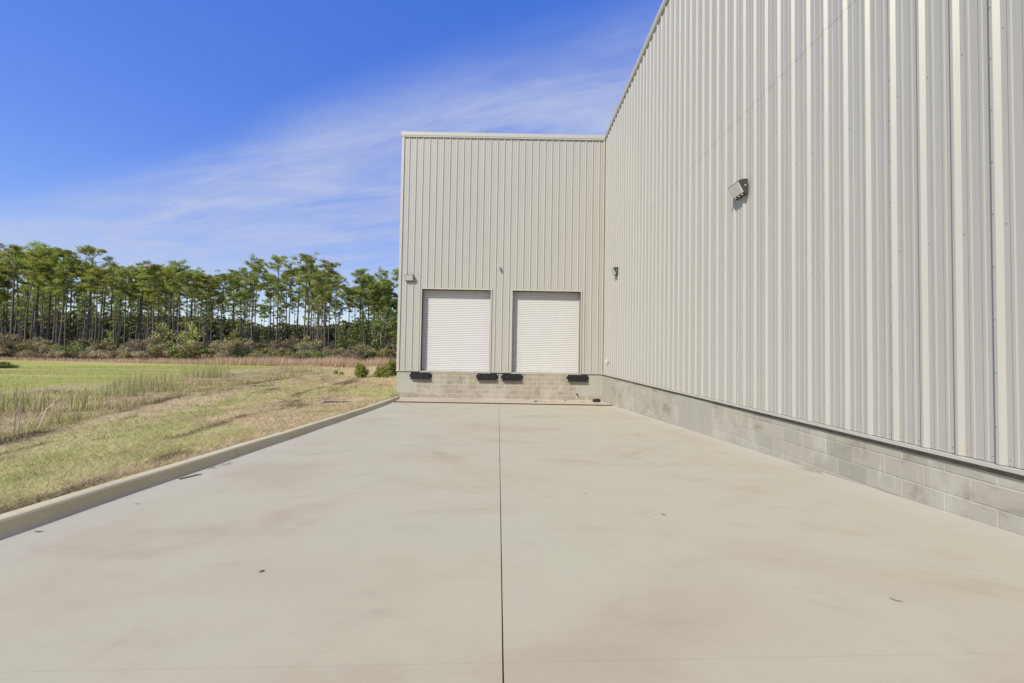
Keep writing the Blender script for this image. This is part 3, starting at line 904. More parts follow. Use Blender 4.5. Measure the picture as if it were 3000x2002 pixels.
# dock bumpers
def make_bumper():
    r = empty('dock_bumper')
    w2, h2 = 0.41, 0.148
    for sx in (-1, 1):
        mb = MB(); xa, xb = sorted((sx*w2, sx*0.485))
        mb.box(xa, xb, -0.014, 0.0, -h2, h2)
        mb.box(*sorted((sx*(w2 - 0.002), sx*(w2 + 0.008))), -0.100, -0.0145, -h2, h2)
        mb.build('end_plate', M_BLACK, r)
        for sz in (-1, 1):
            MB().tube([(sx*0.455, -0.0145, sz*0.105), (sx*0.455, -0.030, sz*0.105)], [0.026, 0.024], 6).build('bolt', M_STEEL, r)
    mb = MB()
    n = 22; dx = 2*(w2 - 0.006)/n
    for k in range(n):
        x0 = -w2 + 0.006 + k*dx; j = random.uniform(-0.006, 0.004)
        mb.box(x0 + 0.001, x0 + dx - 0.001, -0.112 + j, -0.001, -h2 - random.uniform(0, 0.010), h2 - random.uniform(0, 0.006))
    mb.build('rubber_pad', M_RUBBER, r)
    return r
BG = 'black rubber bumpers bolted under the dock doors'
bsp = [(-3.930, -0.185, 'black dock bumper at the left end, beside the smooth grey pier'),
       (-1.000, -0.185, 'black dock bumper under the right edge of the left dock door'),
       (0.093, -0.185, 'black dock bumper under the left edge of the right dock door'),
       (3.006, -0.180, 'pale streaked dock bumper at the right end, towards the inside corner')]
proto = None
for (x, z, lab) in bsp:
    if proto is None:
        proto = make_bumper(); proto.location = (x, FB - 0.012, z); o = proto
    else: o = copy_tree(proto, (x, FB - 0.012, z))
    tag(o, lab, 'dock bumper', BG)

r = empty('drain_pipe', (2.99, FB, -0.90)); tag(r, 'short dark pipe stub poking from the block wall beside the right pier', 'pipe')
MB().tube([(0, 0.0, 0), (0, -0.11, -0.006)], [0.026, 0.026], 10, cap=False).build('pipe_stub', M_IRON, r)
MB().tube([(0, -0.002, 0), (0, -0.008, 0)], [0.042, 0.040], 10).build('collar', M_IRON, r)

# ------------------------------------------------------------------ litter on the ledge and ramp
def ledge_z(y): return lz0 + (lz1-lz0)*(y-LY0)/(LY1-LY0)
def lump(name, size, mat, seed, sub=2, rough=0.2, flat=0.0):
    rr = random.Random(seed); bm = bmesh.new()
    bmesh.ops.create_icosphere(bm, subdivisions=sub, radius=1.0)
    for vv in bm.verts:
        n_ = vv.co.normalized()
        p = Vector([math.copysign(abs(c)**0.55, c) for c in n_])
        k = 1 + rough*(rr.random()-0.5)
        vv.co = Vector((p.x*size[0]*k, p.y*size[1]*k, max(p.z, -0.9)*size[2]*k + size[2]*0.9))
    me = bpy.data.meshes.new(name); bm.to_mesh(me); bm.free(); me.materials.append(mat)
    for pl in me.polygons: pl.use_smooth = True
    o = bpy.data.objects.new(name, me); COL.objects.link(o); return o
o = lump('black_bundle', (0.165, 0.10, 0.078), M_BLACK, 4, 3, 0.10); o.location = (3.76, 17.20, ledge_z(17.2) - 0.004); o.rotation_euler = (0, 0, 0.12)
tag(o, 'black rubbery bundle lying on the ledge in the inside corner', 'bundle')
o = lump('tan_scrap', (0.065, 0.05, 0.040), M_TAN, 9, 2, 0.35); o.location = (2.41, 17.30, ledge_z(17.3) - 0.003)
tag(o, 'small tan scrap on the ledge against the block wall', 'scrap')
r = empty('rubble_pile', (1.10, 16.72, ledge_z(16.72))); tag(r, 'little heap of grey crumbled rubble near the ledge edge', 'rubble')
for k in range(11):
    s_ = random.uniform(0.018, 0.042)
    o = lump('stone', (s_, s_*0.9, s_*0.7), M_GREY, 20+k, 1, 0.4); o.parent = r
    o.location = (random.uniform(-0.075, 0.075), random.uniform(-0.06, 0.06), random.choice((0, 0, 0.025)))
def stick(pts, rad, name, label, cat, mat=M_WOOD, group=None):
    o = MB().tube(pts, [rad]*(len(pts)-1) + [rad*0.5], 5).build(name, mat)
    tag(o, label, cat, group); return o
lz = ledge_z
stick([(1.22, 17.15, lz(17.15)+0.008), (1.42, 17.05, lz(17.05)+0.012), (1.60, 16.88, lz(16.88)+0.006)], 0.007, 'twig', 'bent grey twig on the ledge right of the rubble heap', 'twig')
stick([(1.72, 16.98, lz(16.98)+0.007), (2.05, 17.10, lz(17.10)+0.008)], 0.006, 'twig', 'straight thin twig on the ledge left of the tan scrap', 'twig')
stick([(3.00, 17.05, lz(17.05)+0.006), (3.25, 16.90, lz(16.90)+0.006)], 0.005, 'twig', 'thin twig on the ledge between tan scrap and black bundle', 'twig')
stick([(3.55, 16.85, lz(16.85)+0.006), (3.80, 16.70, lz(16.70)+0.006)], 0.005, 'twig', 'thin twig on the ledge in front of the black bundle', 'twig')
# flat wooden offcut by the kerb
mb = MB(); mb.box(-0.012, 0.012, -0.10, 0.10, 0.0, 0.012); mb.box(-0.008, 0.008, 0.099, 0.14, 0.002, 0.008)
o = mb.build('wood_offcut', M_WOOD, bevel=0.002); o.location = (-3.553, 4.49, ramp_z(4.49) + 0.001); o.rotation_euler = (-0.05, 0.05, -0.28)
tag(o, 'dark splintered wood offcut lying along the kerb', 'wood')
o = MB().box(-0.011, 0.011, -0.011, 0.011, 0.0, 0.005).build('rust_chip', M_RUST); o.location = (-1.475, 2.447, ramp_z(2.447)); o.rotation_euler = (-0.05, 0, math.radians(42))
tag(o, 'tiny red brown square chip alone on the left of the ramp', 'chip')
def leaf(x, y, L, rz, label, mat=M_LEAF_DRY, onwall=False):
    n = 7; v = []; f = []
    for k in range(n):
        t = k/(n-1); w = 0.32*L*math.sin(math.pi*min(max(t, 0.03), 0.97))**0.8
        zc = 0.002 + 0.16*L*(2*t-1)**2
        v += [(t*L - L/2, -w/2, zc + 0.12*w), (t*L - L/2, 0, zc), (t*L - L/2, w/2, zc + 0.12*w)]
    for k in range(n-1):
        a = 3*k; f += [(a, a+3, a+4, a+1), (a+1, a+4, a+5, a+2)]
    o = mesh_obj('fallen_leaf', v, f, mat); o.location = (x, y, ramp_z(y)); o.rotation_euler = (-0.05, 0, rz)
    tag(o, label, 'leaf', 'dry leaves scattered on the ramp'); return o
leaf(0.786, 4.123, 0.05, 0.3, 'tiny dry leaf right of the joint, farthest up the ramp')
leaf(1.295, 3.543, 0.04, 1.2, 'tiny curled leaf, left one of a close pair on the ramp')
leaf(1.372, 3.536, 0.05, -0.8, 'dark curled leaf, right one of a close pair on the ramp', M_WOOD)
leaf(2.160, 2.233, 0.055, -0.7, 'flat grey brown leaf on the ramp nearest the lower right', M_GREY)
leaf(-3.300, 3.60, 0.05, 0.4, 'pale curled leaf on the ramp close to the kerb')
leaf(-3.43, 2.97, 0.06, 0.1, 'dark sliver of leaf by the kerb at the left edge', M_WOOD)
# weedy sprig by the kerb and a dry straw sprig at the wall foot
o = MB()
for k in range(14):
    a = random.uniform(0, 6.28); L = random.uniform(0.05, 0.13); b0 = (random.uniform(-0.16, 0.16), random.uniform(-0.05, 0.05), 0.002)
    o.tube([b0, (b0[0]+math.cos(a)*L*0.5, b0[1]+math.sin(a)*L*0.5, 0.02), (b0[0]+math.cos(a)*L, b0[1]+math.sin(a)*L, 0.006)], [0.002, 0.002, 0.0008], 3)
M_SPRIG = simple('dull_green_sprig', (0.15, 0.155, 0.09), 0.8, 0, 0.3, 20)
o = o.build('dead_weed', M_SPRIG); o.location = (-3.60, 4.98, ramp_z(4.98)); o.rotation_euler = (-0.05, 0, 1.3)
tag(o, 'wispy dead weed lying beside the kerb', 'weed')
o = MB()
for k in range(9):
    L = random.uniform(0.10, 0.28); a = random.uniform(-0.35, 0.35); b0 = (random.uniform(-0.05, 0.05), random.uniform(-0.1, 0.1), 0.006)
    up = random.uniform(0.0, 0.10) if k < 5 else 0.01
    o.tube([b0, (b0[0] + math.sin(a)*L*0.4, b0[1]+L*0.5, 0.012+up*0.6), (b0[0]+math.sin(a)*L*0.6, b0[1]+L, 0.006+up)], [0.003, 0.0025, 0.001], 4)
o = o.build('straw_sprig', M_LEAF_DRY); o.location = (3.98, 5.20, ramp_z(5.2)); o.rotation_euler = (-0.05, 0, 0)
tag(o, 'dry straw sprig caught against the foot of the long wall', 'straw')

# ------------------------------------------------------------------ drain inlet in the grass
dx_, dy_ = -6.15, 14.25
dz_ = float(ground_z(np.array([dx_]), np.array([dy_]))[0]) + 0.02
r = empty('storm_drain', (dx_, dy_, dz_), 0.10); tag(r, 'concrete rimmed storm drain with black grate in the grass', 'drain')
mb = MB()
mb.box(-0.58, 0.58, -0.38, -0.32, -0.3, 0.0); mb.box(-0.58, 0.58, 0.32, 0.38, -0.3, 0.0); mb.box(-0.58, -0.50, -0.319, 0.319, -0.3, 0.0); mb.box(0.50, 0.58, -0.319, 0.319, -0.3, 0.0)
mb.build('frame', M_CURB, r)
MB().box(-0.499, 0.499, -0.319, 0.319, -0.29, -0.10).build('pit', M_CAVE, r)
pb = None
for k in range(12):
    if pb is None: pb = MB().box(-0.014, 0.014, -0.318, 0.318, -0.045, -0.004).build('grate_bar', M_IRON, r); o = pb
    else: o = pb.copy(); COL.objects.link(o)
    o.location = (-0.455 + k*0.0827, 0, 0)

# ------------------------------------------------------------------ grass
def blades(pos, h, w, lean, az, col, seg=1, curve=0.5):
    """one tapered blade per row; returns verts, tris, cols"""
    n = len(pos)
    d = np.stack([np.cos(az), np.sin(az), np.zeros(n)], 1); sd = np.stack([-np.sin(az+0.7), np.cos(az+0.7), np.zeros(n)], 1)
    up = np.zeros((n, 3)); up[:, 2] = 1
    base = pos; hw = (w/2)[:, None]
    tip = base + d*(np.sin(lean)*h)[:, None] + up*(np.cos(lean)*h)[:, None]
    if seg == 1:
        V = np.stack([base - sd*hw, base + sd*hw, tip], 1).reshape(-1, 3)
        F = np.arange(3*n).reshape(n, 3)
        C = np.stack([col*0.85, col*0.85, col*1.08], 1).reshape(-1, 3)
        return V, F, C
    l2 = lean*(1-curve)
    mid = base + d*(np.sin(l2)*h*0.55)[:, None] + up*(np.cos(l2)*h*0.55)[:, None]
    tip = mid + d*(np.sin(lean*(1+curve))*h*0.5)[:, None] + up*(np.cos(lean*(1+curve))*h*0.5)[:, None]
    V = np.stack([base - sd*hw, base + sd*hw, mid - sd*hw*0.8, mid + sd*hw*0.8, tip], 1).reshape(-1, 3)
    k = 5*np.arange(n)[:, None]
    F = np.concatenate([k+np.array([[0, 1, 3]]), k+np.array([[0, 3, 2]]), k+np.array([[2, 3, 4]])], 0)
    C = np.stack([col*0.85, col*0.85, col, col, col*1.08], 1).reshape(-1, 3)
    return V, F, C
def polar(n, d0, d1, p, a0, a1):
    u = rng.random(n); e = 2-p
    d = (d0**e + u*(d1**e - d0**e))**(1/e)
    a = rng.uniform(a0, a1, n)
    return d*np.sin(a), d*np.cos(a), d
def on_turf(x, y):
    cx = np.where(y < 17.5, curb_x(np.clip(y, -14, 17.5)) - 0.20 + 0.10*(vnoise(x, y, 2.2, 4)-0.65) + 0.05*rng.random(x.shape)**3, -5.02)
    return x < cx
def drain_free(x, y): return ~((np.abs(x-dx_) < 0.6) & (np.abs(y-dy_) < 0.42))

x, y, d = polar(430000, 2.6, 46, 1.62, -1.12, -0.02)
k = edge_x(y) - x
keep = on_turf(x, y) & (k < 0.3) & drain_free(x, y)
x, y, d = x[keep], y[keep], d[keep]
n = len(x)
cl = fbm(x, y, 2.2, 3, 40); patch = fbm(x*0.8+y*0.4, y*0.30-x*0.1, 0.55, 4, 3)
h = (0.040 + 0.060*rng.random(n)**1.5 + 0.06*sst(cl, 0.5, 0.8))*(1 + d/30)
w = 0.0056*np.clip(d/4.5, 1, 6)**0.8*(0.6+0.8*rng.random(n))
lean = np.abs(rng.normal(1.22, 0.30, n)).clip(0.2, 1.52); az = rng.normal(0.4, 1.5, n) + 6*fbm(x, y, 0.8, 2, 50)
col = ground_col(x, y)*(0.55 + 0.85*rng.random(n))[:, None]
gr = rng.random(n) < 0.07
col[gr] = OLIVE*1.15*(0.7+0.6*rng.random(gr.sum()))[:, None]
br = rng.random(n) < 0.12
col[br] = PALE*(0.75+0.5*rng.random(br.sum()))[:, None]
pos = np.stack([x, y, ground_z(x, y) - 0.004], 1)
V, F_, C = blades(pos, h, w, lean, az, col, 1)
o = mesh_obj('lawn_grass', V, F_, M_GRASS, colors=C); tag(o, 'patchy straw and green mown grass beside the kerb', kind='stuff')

# rough uncut grass in the ditch
x, y, d = polar(250000, 6, 55, 1.35, -1.14, -0.20)
k = edge_x(y) - x
wid = 6.5 + 4*(fbm(x, y, 0.25, 3, 14)-0.5) + y*0.05
keep = (k > -0.15) & (k < wid) & (y < 50) & (rng.random(len(x)) < 0.35 + 0.9*fbm(x, y, 0.5, 3, 61))
x, y, d, k = x[keep], y[keep], d[keep], k[keep]
n = len(x)
h = (0.12 + 0.22*rng.random(n)**1.5)*(0.35+1.15*sst(fbm(x, y, 0.8, 3, 62), 0.35, 0.75))*(1.25-0.35*sst(k, 0, 1.4))*(1-0.45*sst(k, 4, 8))
w = 0.006*np.clip(d/9, 1, 5)**0.9*(0.6+0.8*rng.random(n))
lean = np.abs(rng.normal(0.85, 0.40, n)).clip(0, 1.45); az = rng.uniform(0, 6.28, n)
pal = np.array([[0.48, 0.395, 0.21], [0.60, 0.49, 0.26], [0.38, 0.295, 0.17], [0.37, 0.39, 0.12], [0.50, 0.48, 0.18], [0.60, 0.46, 0.24]])
gsel = fbm(x*0.8, y*0.4, 0.5, 3, 66)
ci = np.where(rng.random(n) < sst(gsel, 0.48, 0.7)*0.75, 3 + (rng.random(n) < 0.4), rng.choice([0, 1, 2, 5], n))
col = pal[ci]*(0.5+0.8*rng.random(n))[:, None]
V, F_, C = blades(np.stack([x, y, ground_z(x, y) - 0.01], 1), h, w, lean, az, col, 2)
o = mesh_obj('ditch_grass', V, F_, M_GRASS, colors=C); tag(o, 'rough brownish uncut grass filling the shallow ditch', kind='stuff')

# short field sward near and far, dry pale grass to the right
x, y, d = polar(150000, 12, 62, 1.25, -1.14, -0.17)
k = edge_x(y) - x
keep = (k > 5) | ((y > 24) & (k > -20) & (x < -4.9)); keep &= (y < 50 + np.clip((-30-x)*0.10, 0, 7)) & on_turf(x, y)
x, y, d = x[keep], y[keep], d[keep]; n = len(x)
rt = sst(x + (y-30)*0.75, -17, -9)*sst(y, 24, 34)
h = (0.04 + 0.05*rng.random(n))*(1 + 3.2*rt); w = 0.012*np.clip(d/20, 0.7, 3)*(0.6+0.8*rng.random(n))
lean = np.abs(rng.normal(0.6, 0.35, n)).clip(0, 1.3); az = rng.uniform(0, 6.28, n)
col = ground_col(x, y)*(0.8+0.45*rng.random(n))[:, None]
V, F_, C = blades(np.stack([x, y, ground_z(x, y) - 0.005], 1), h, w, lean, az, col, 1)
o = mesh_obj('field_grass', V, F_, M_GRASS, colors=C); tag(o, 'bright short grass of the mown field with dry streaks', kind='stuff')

# reddish tall grass belt in front of the trees
n = 46000
x = rng.uniform(-80, -5, n); off = np.clip((-30-x)*0.10, 0, 7)
y = 49.5 + off + rng.gamma(2.0, 1.5, n)
keep = (rng.random(n) < np.clip(0.25 + (x+60)/45, 0.22, 1.0)) & ((y < 60) )
x, y = x[keep], y[keep]; n = len(x)
h = (0.55+0.75*rng.random(n))*(0.55+0.9*fbm(x, y, 0.4, 3, 71))*np.clip(0.5+(x+55)/50, 0.45, 1.0)
w = 0.028*(0.6+0.8*rng.random(n)); lean = np.abs(rng.normal(0.18, 0.14, n)); az = rng.uniform(0, 6.28, n)
pal = np.array([[0.60, 0.40, 0.26], [0.66, 0.50, 0.32], [0.70, 0.57, 0.38], [0.52, 0.34, 0.22], [0.46, 0.41, 0.17]])
col = pal[rng.choice(5, n, p=[.30, .25, .2, .15, .10])]*(0.75+0.5*rng.random(n))[:, None]
V, F_, C = blades(np.stack([x, y, ground_z(x, y) - 0.02], 1), h, w, lean, az, col, 2, 0.3)
o = mesh_obj('broom_sedge', V, F_, M_GRASS, colors=C); tag(o, 'belt of tall reddish dry grass in front of the pine wood', kind='stuff')

# cattail clumps standing in the ditch
def cattail(name, n, rad, hh, seed, dry):
    r_ = np.random.default_rng(seed)
    a = r_.uniform(0, 6.28, n); q = rad*np.sqrt(r_.random(n))
    pos = np.stack([q*np.cos(a), q*np.sin(a)*0.8, np.zeros(n)], 1)
    h = hh*(0.55+0.55*r_.random(n)); w = 0.019*(0.7+0.6*r_.random(n))
    lean = np.abs(r_.normal(0.22, 0.18, n)); az = r_.uniform(0, 6.28, n)
    g_ = np.array([0.31, 0.36, 0.11]); y_ = np.array([0.53, 0.51, 0.20]); b_ = np.array([0.54, 0.45, 0.27])
    t = r_.random(n)
    col = np.where((t < dry)[:, None], b_, np.where((t < dry+0.3)[:, None], y_, g_))*(0.75+0.5*r_.random(n))[:, None]
    V, F_, C = blades(pos, h, w, lean, az, col, 2, 0.35)
    return mesh_obj(name, V, F_, M_GRASS, colors=C)
CG = 'cattail clumps along the ditch'
cats = [(-16.6, 13.6, 46, 0.75, 1.25, 'nearest cattail clump, green blades left in the rough ditch grass'),
        (-15.2, 14.3, 34, 0.50, 1.20, 'bright green cattail clump just right of the nearest one'),
        (-18.3, 12.6, 26, 0.9, 1.05, 'sparse brownish cattail clump cut by the left edge'),
        (-17.9, 18.6, 46, 0.7, 1.25, 'tall yellow green cattail clump midway along the ditch'),
        (-18.8, 20.8, 80, 1.2, 1.45, 'wide cattail clump in the middle of the ditch row'),
        (-20.2, 23.5, 60, 1.2, 1.25, 'dense cattail clump at the far end of the ditch row'),
        (-22.6, 29.6, 110, 1.5, 1.35, 'dark green cattail clump alone before the mown field'),
        (-24.0, 32.4, 70, 1.2, 1.25, 'low cattail clump behind the dark green one'),
        (-20.4, 38.2, 60, 1.2, 1.10, 'small pale green cattail clump on the dry grass to the right')]
for i, (x_, y_, n_, rd, hh, lab) in enumerate(cats):
    o = cattail('cattail_clump', int(n_*2.6), rd*1.15, hh*0.88, 100+i, 0.55 if i == 2 else 0.25)
    o.location = (x_, y_, float(ground_z(np.array([x_]), np.array([y_]))[0]) - 0.02); tag(o, lab, 'plant', CG)

# ------------------------------------------------------------------ trees and shrubs
def cards(cent, size, r_, col, jit=0.35, aspect=0.5, outw=None):
    """randomly turned small quads (leaves or needle sprays)"""
    n = len(cent)
    nn = r_.normal(size=(n, 3))*0.75 + (0 if outw is None else outw*0.7) + np.array([0, 0, 0.75]); nn /= np.linalg.norm(nn, axis=1)[:, None]
    a = r_.normal(size=(n, 3)); a -= nn*(a*nn).sum(1)[:, None]; a /= np.linalg.norm(a, axis=1)[:, None]
    b = np.cross(nn, a)
    s = (size*(1-jit+2*jit*r_.random(n)))[:, None]
    V = np.stack([cent - a*s - b*s*aspect*0.5, cent - a*s*0.1 - b*s*aspect, cent + a*s, cent - a*s*0.1 + b*s*aspect], 1).reshape(-1, 3)
    F_ = np.arange(4*n).reshape(n, 4)
    return V, F_, np.repeat(col, 4, axis=0)

def make_pine(seed, H, crown_frac, spread, tufts, bent=0.0, lean=0.0, dens=1.0):
    r_ = np.random.default_rng(seed)
    root = empty('pine_tree')
    n = 11; t = np.linspace(0, 1, n)
    ax = lean*H*t + bent*H*np.sin(t*np.pi)*0.05 + 0.03*np.cumsum(r_.normal(0, 1, n))*0.6
    ay = 0.03*np.cumsum(r_.normal(0, 1, n))*0.6
    ax -= ax[0]; ay -= ay[0]
    rad = (0.108*(1-t)**0.7 + 0.024)*(H/16); rad[0] *= 1.15
    pts = [(ax[i], ay[i], H*t[i] - (0.25 if i == 0 else 0)) for i in range(n)]
    mb = MB().tube(pts, rad, 8)
    def at(f):
        return np.array([np.interp(f, t, ax), np.interp(f, t, ay), H*f])
    C0 = 1-crown_frac
    clumps = []
    nb = int(19*dens)
    for k in range(nb):
        f = C0 + crown_frac*((k+r_.random())/nb)**0.85*0.97
        rel = (f-C0)/crown_frac
        L = spread*(0.40+0.75*math.sin(math.pi*min(0.15+rel*0.78, 0.96)))*(0.55+0.6*r_.random())
        a = k*2.4 + r_.normal(0, 0.5); el = 0.10+0.60*rel+r_.normal(0, 0.18)
        dr = np.array([math.cos(a)*math.cos(el), math.sin(a)*math.cos(el), math.sin(el)])
        p0 = at(f); p1 = p0 + dr*L*0.6 + np.array([0, 0, -0.05*L]); p2 = p0 + dr*L + np.array([0, 0, 0.14*L])
        mb.tube([p0, p1, p2], [0.034*L/2+0.012, 0.022, 0.009], 4, cap=False)
        clumps.append((p2, 0.26+0.22*r_.random()))
        for j in range(int(r_.integers(2, 4))):
            c = p0 + (p2-p0)*r_.uniform(0.55, 0.95) + r_.normal(0, 0.32, 3)*np.array([1, 1, 0.5])
            clumps.append((c, 0.16+0.20*r_.random()))
    for k in range(9):   # dead stubs below the crown
        f = C0*r_.uniform(0.50, 0.98); a = r_.uniform(0, 6.28); L = r_.uniform(0.25, 1.1)
        p0 = at(f); mb.tube([p0, p0 + np.array([math.cos(a)*L, math.sin(a)*L, 0.12*L])], [0.020, 0.007], 4, cap=False)
        if r_.random() < 0.3: clumps.append((p0 + np.array([math.cos(a)*L, math.sin(a)*L, 0.15*L]), 0.22))
    top = at(0.985)
    for k in range(4): clumps.append((top + r_.normal(0, 0.22, 3), 0.34))
    mb.build('trunk', M_BARK, root, smooth=True)
    cents = np.array([c for c, _ in clumps]); crad = np.array([r0 for _, r0 in clumps])
    m_ = int(tufts*9)
    cc = np.repeat(cents, m_, axis=0); rr_ = np.repeat(crad, m_)[:, None]
    q = r_.normal(size=cc.shape); q /= np.linalg.norm(q, axis=1)[:, None]; q *= (r_.random(len(cc))**0.5)[:, None]
    off = q*rr_*np.array([1, 1, 0.42])
    ow = q*np.array([1, 1, 1.5]); ow /= np.linalg.norm(ow, axis=1)[:, None]+1e-6
    nn = r_.normal(size=cc.shape)*0.5 + ow*0.75 + np.array([0, 0, 0.45]); nn /= np.linalg.norm(nn, axis=1)[:, None]
    a = ow + r_.normal(size=cc.shape)*0.7; a -= nn*(a*nn).sum(1)[:, None]; a /= np.linalg.norm(a, axis=1)[:, None]
    b = np.cross(nn, a)
    L = (0.15+0.15*r_.random(len(cc)))[:, None]; wd = 0.020+0.016*r_.random((len(cc), 1))
    st = cc + off
    V = np.stack([st - b*wd*0.5, st + b*wd*0.5, st + a*L + b*wd, st + a*L - b*wd], 1).reshape(-1, 3)
    base = np.array([0.300, 0.365, 0.085]); yel = np.array([0.54, 0.51, 0.110]); brn = np.array([0.20, 0.11, 0.04])
    tv = r_.random(len(cents)); tc_ = base*(1-tv[:, None]*0.55) + yel*tv[:, None]*0.55
    tc_[r_.random(len(cents)) < 0.008] = brn
    tc_ *= (0.8+0.45*r_.random((len(cents), 1)))
    C = np.repeat(np.repeat(tc_, m_, axis=0), 4, axis=0)
    mesh_obj('crown', V, np.arange(len(V)).reshape(-1, 4), M_NEEDLE, root, colors=C)
    return root

def make_leafy(name, seed, H, blobs, leaf, nleaf, cols, stem_r=0.06, stems=1, twiggy=0.0, aspect=0.5, carve=0.42):
    """broad-leaved shrub or small tree: stems plus leaves spread through several uneven clumps"""
    r_ = np.random.default_rng(seed)
    root = empty(name); mb = MB()
    cents = []; outs = []
    for (bx, by, bz, br_, bh) in blobs:
        q = r_.normal(size=(int(nleaf*br_*br_), 3)); q /= np.linalg.norm(q, axis=1)[:, None]
        qn = q.copy(); q *= (r_.random(len(q))**0.45)[:, None]
        p = q*np.array([br_, br_, bh]) + np.array([bx, by, bz])
        # carve gaps so the outline stays uneven
        kk = fbm(p[:, 0]*1.3 + p[:, 2]*0.9 + seed, p[:, 1]*1.3 - p[:, 2]*0.7, 1.1, 2, seed % 60) > carve
        kk &= p[:, 2] > 0.03
        cents.append(p[kk]); outs.append(qn[kk])
        b0 = np.array([r_.normal(0, 0.12), r_.normal(0, 0.12), -0.05]); tip = np.array([bx, by, bz+bh*0.3])
        midp = (b0+tip)/2 + r_.normal(0, 0.08*H, 3)*np.array([1, 1, 0.3])
        mb.tube([b0, midp, tip], [stem_r, stem_r*0.7, stem_r*0.25], 5, cap=False)
        for k in range(int(5+20*twiggy)):
            e = np.array([bx, by, bz]) + r_.normal(0, 0.55, 3)*np.array([br_, br_, bh])
            s = midp + (tip-midp)*r_.random()
            e[2] = max(e[2], 0.1)
            mb.tube([s, (s+e)/2 + r_.normal(0, 0.06, 3), e], [stem_r*0.35, stem_r*0.25, stem_r*0.10], 3, cap=False)
    mb.build('stem', M_TWIG, root)
    cents = np.concatenate(cents)
    cl = np.array(cols); ci = r_.integers(0, len(cl), len(cents))
    cn = vnoise(cents[:, 0]*1.5, cents[:, 2]*1.5, 1.0, seed % 50)
    col = cl[ci]*(0.7+0.35*r_.random(len(cents))+0.3*cn)[:, None]
    V, F_, C = cards(cents, np.full(len(cents), leaf), r_, col, 0.4, aspect, np.concatenate(outs))
    mesh_obj('foliage', V, F_, M_LEAF, root, colors=C)
    return root

def hor_y(xs): return 1033.26 - 0.01712*(1494.5-xs)
def at_px(xs, Yd):
    """ground point under photo column xs at distance Yd (all things are placed in metres from here)"""
    x = (xs-1494.5)/1166.6*Yd
    return x, float(ground_z(np.array([x]), np.array([Yd]))[0])
TOPX = [-200, 0, 80, 150, 190, 215, 262, 300, 350, 400, 430, 480, 520, 560, 600, 640, 670, 700, 740, 775, 812, 850, 892, 930, 960, 1000, 1020, 1060, 1085, 1118, 1150, 1250]
TOPY = [8+q for q in (735, 733, 730, 730, 745, 752, 727, 770, 762, 775, 768, 775, 772, 790, 787, 772, 768, 800, 764, 792, 760, 774, 758, 782, 776, 795, 812, 797, 820, 823, 840, 850)]
H0 = 16.0
pines = [make_pine(1, H0, 0.26, 1.8, 7), make_pine(2, H0, 0.24, 1.5, 7, 0.6), make_pine(3, H0, 0.34, 1.7, 6, 0.2, 0, 0.9), make_pine(4, H0, 0.22, 1.9, 8, -0.5),
         make_pine(5, H0, 0.40, 1.5, 7, 0.4, 0, 1.25), make_pine(6, H0, 0.30, 1.9, 6, 0, 0.012, 0.85), make_pine(7, H0, 0.20, 1.6, 7, 0.8, -0.01, 0.8), make_pine(8, H0, 0.32, 1.4, 6, -0.9, 0.02, 0.9)]
used = [False]*len(pines)
PG = 'tall slender pines of the wood behind the field'
def zone(xs):
    for lim, txt in ((60, 'at the left edge'), (215, 'left of the tallest pine'), (310, 'beside the tallest pine'), (440, 'right of the tallest pine'),
                     (600, 'behind the leafy saplings'), (720, 'right of the leafy saplings'), (790, 'left of the sky gap pine'), (850, 'beside the sky gap pine'),
                     (930, 'beside the highest right crown'), (1030, 'right of the highest crown'), (1110, 'by the vine hung trees')):
        if xs < lim: return txt
    return 'by the warehouse corner'
CROWNS = ['flat topped', 'narrow', 'deep open', 'short dense', 'long dense', 'loose open', 'small tufted', 'thin deep']
def place_pine(kind, xs, Yd, top=None, H=None, rz=None, label=None, wide=1.0, lean=None):
    x, z = at_px(xs, Yd)
    if H is None: H = (hor_y(xs) - top)/1166.6*Yd + 0.9 - z
    s = H/H0
    ang = random.uniform(0, 6.28) if rz is None else rz
    if not used[kind]:
        used[kind] = True; o = pines[kind]; o.location = (x, Yd, z); o.rotation_euler = (0, 0, ang); o.scale = (s*wide, s*wide, s)
    else: o = copy_tree(pines[kind], (x, Yd, z), ang, (s*wide, s*wide, s))
    if lean: o.rotation_euler = (0, lean, ang) if rz is not None else (0, lean, 0)
    tag(o, label or ('slim ' if wide < 0.93 else 'broad ' if wide > 1.07 else '') + '%s crowned pine %s %s' % (CROWNS[kind], 'in the front row' if Yd < 66 else ('in the middle rows' if Yd < 85 else 'deep in the wood'), zone(xs)), 'tree', PG)
    return o
place_pine(5, 259, 61, 727, label='tallest pine at the left, open crown rising above its neighbours', wide=1.15)
place_pine(0, 812, 62, 760, label='pine with a clear sky gap each side, middle of the wood')
place_pine(3, 892, 63, 758, label='pine with the highest crown in the right half of the wood')
place_pine(2, 740, 62, 764, label='straight pine just left of the pine with sky gaps', wide=1.1)
place_pine(1, 958, 64, 776, label='pine with a broad rounded crown right of the highest one', wide=1.3)
place_pine(4, 1060, 65, 797, label='dense crowned pine left of the vine covered trees', wide=1.3)
place_pine(4, 1118, 66, 823, label='lower dense pine nearest the warehouse corner', wide=1.25)
place_pine(7, 84, 58.5, 770, label='pale thin pine leaning right near the left edge', rz=0.0, lean=0.06)
place_pine(3, 178, 60, 745, label='pine with a wide yellow green crown near the left edge', wide=1.35)
place_pine(6, 120, 60.5, 731, label='broad crowned pine left of the yellow green one', wide=1.4)
place_pine(0, 40, 60, 732, label='broad flat crowned pine at the left edge', wide=1.4)
place_pine(7, 345, 59.5, 790, label='slim pine leaning slightly right in the left half', rz=0.3, lean=0.035)
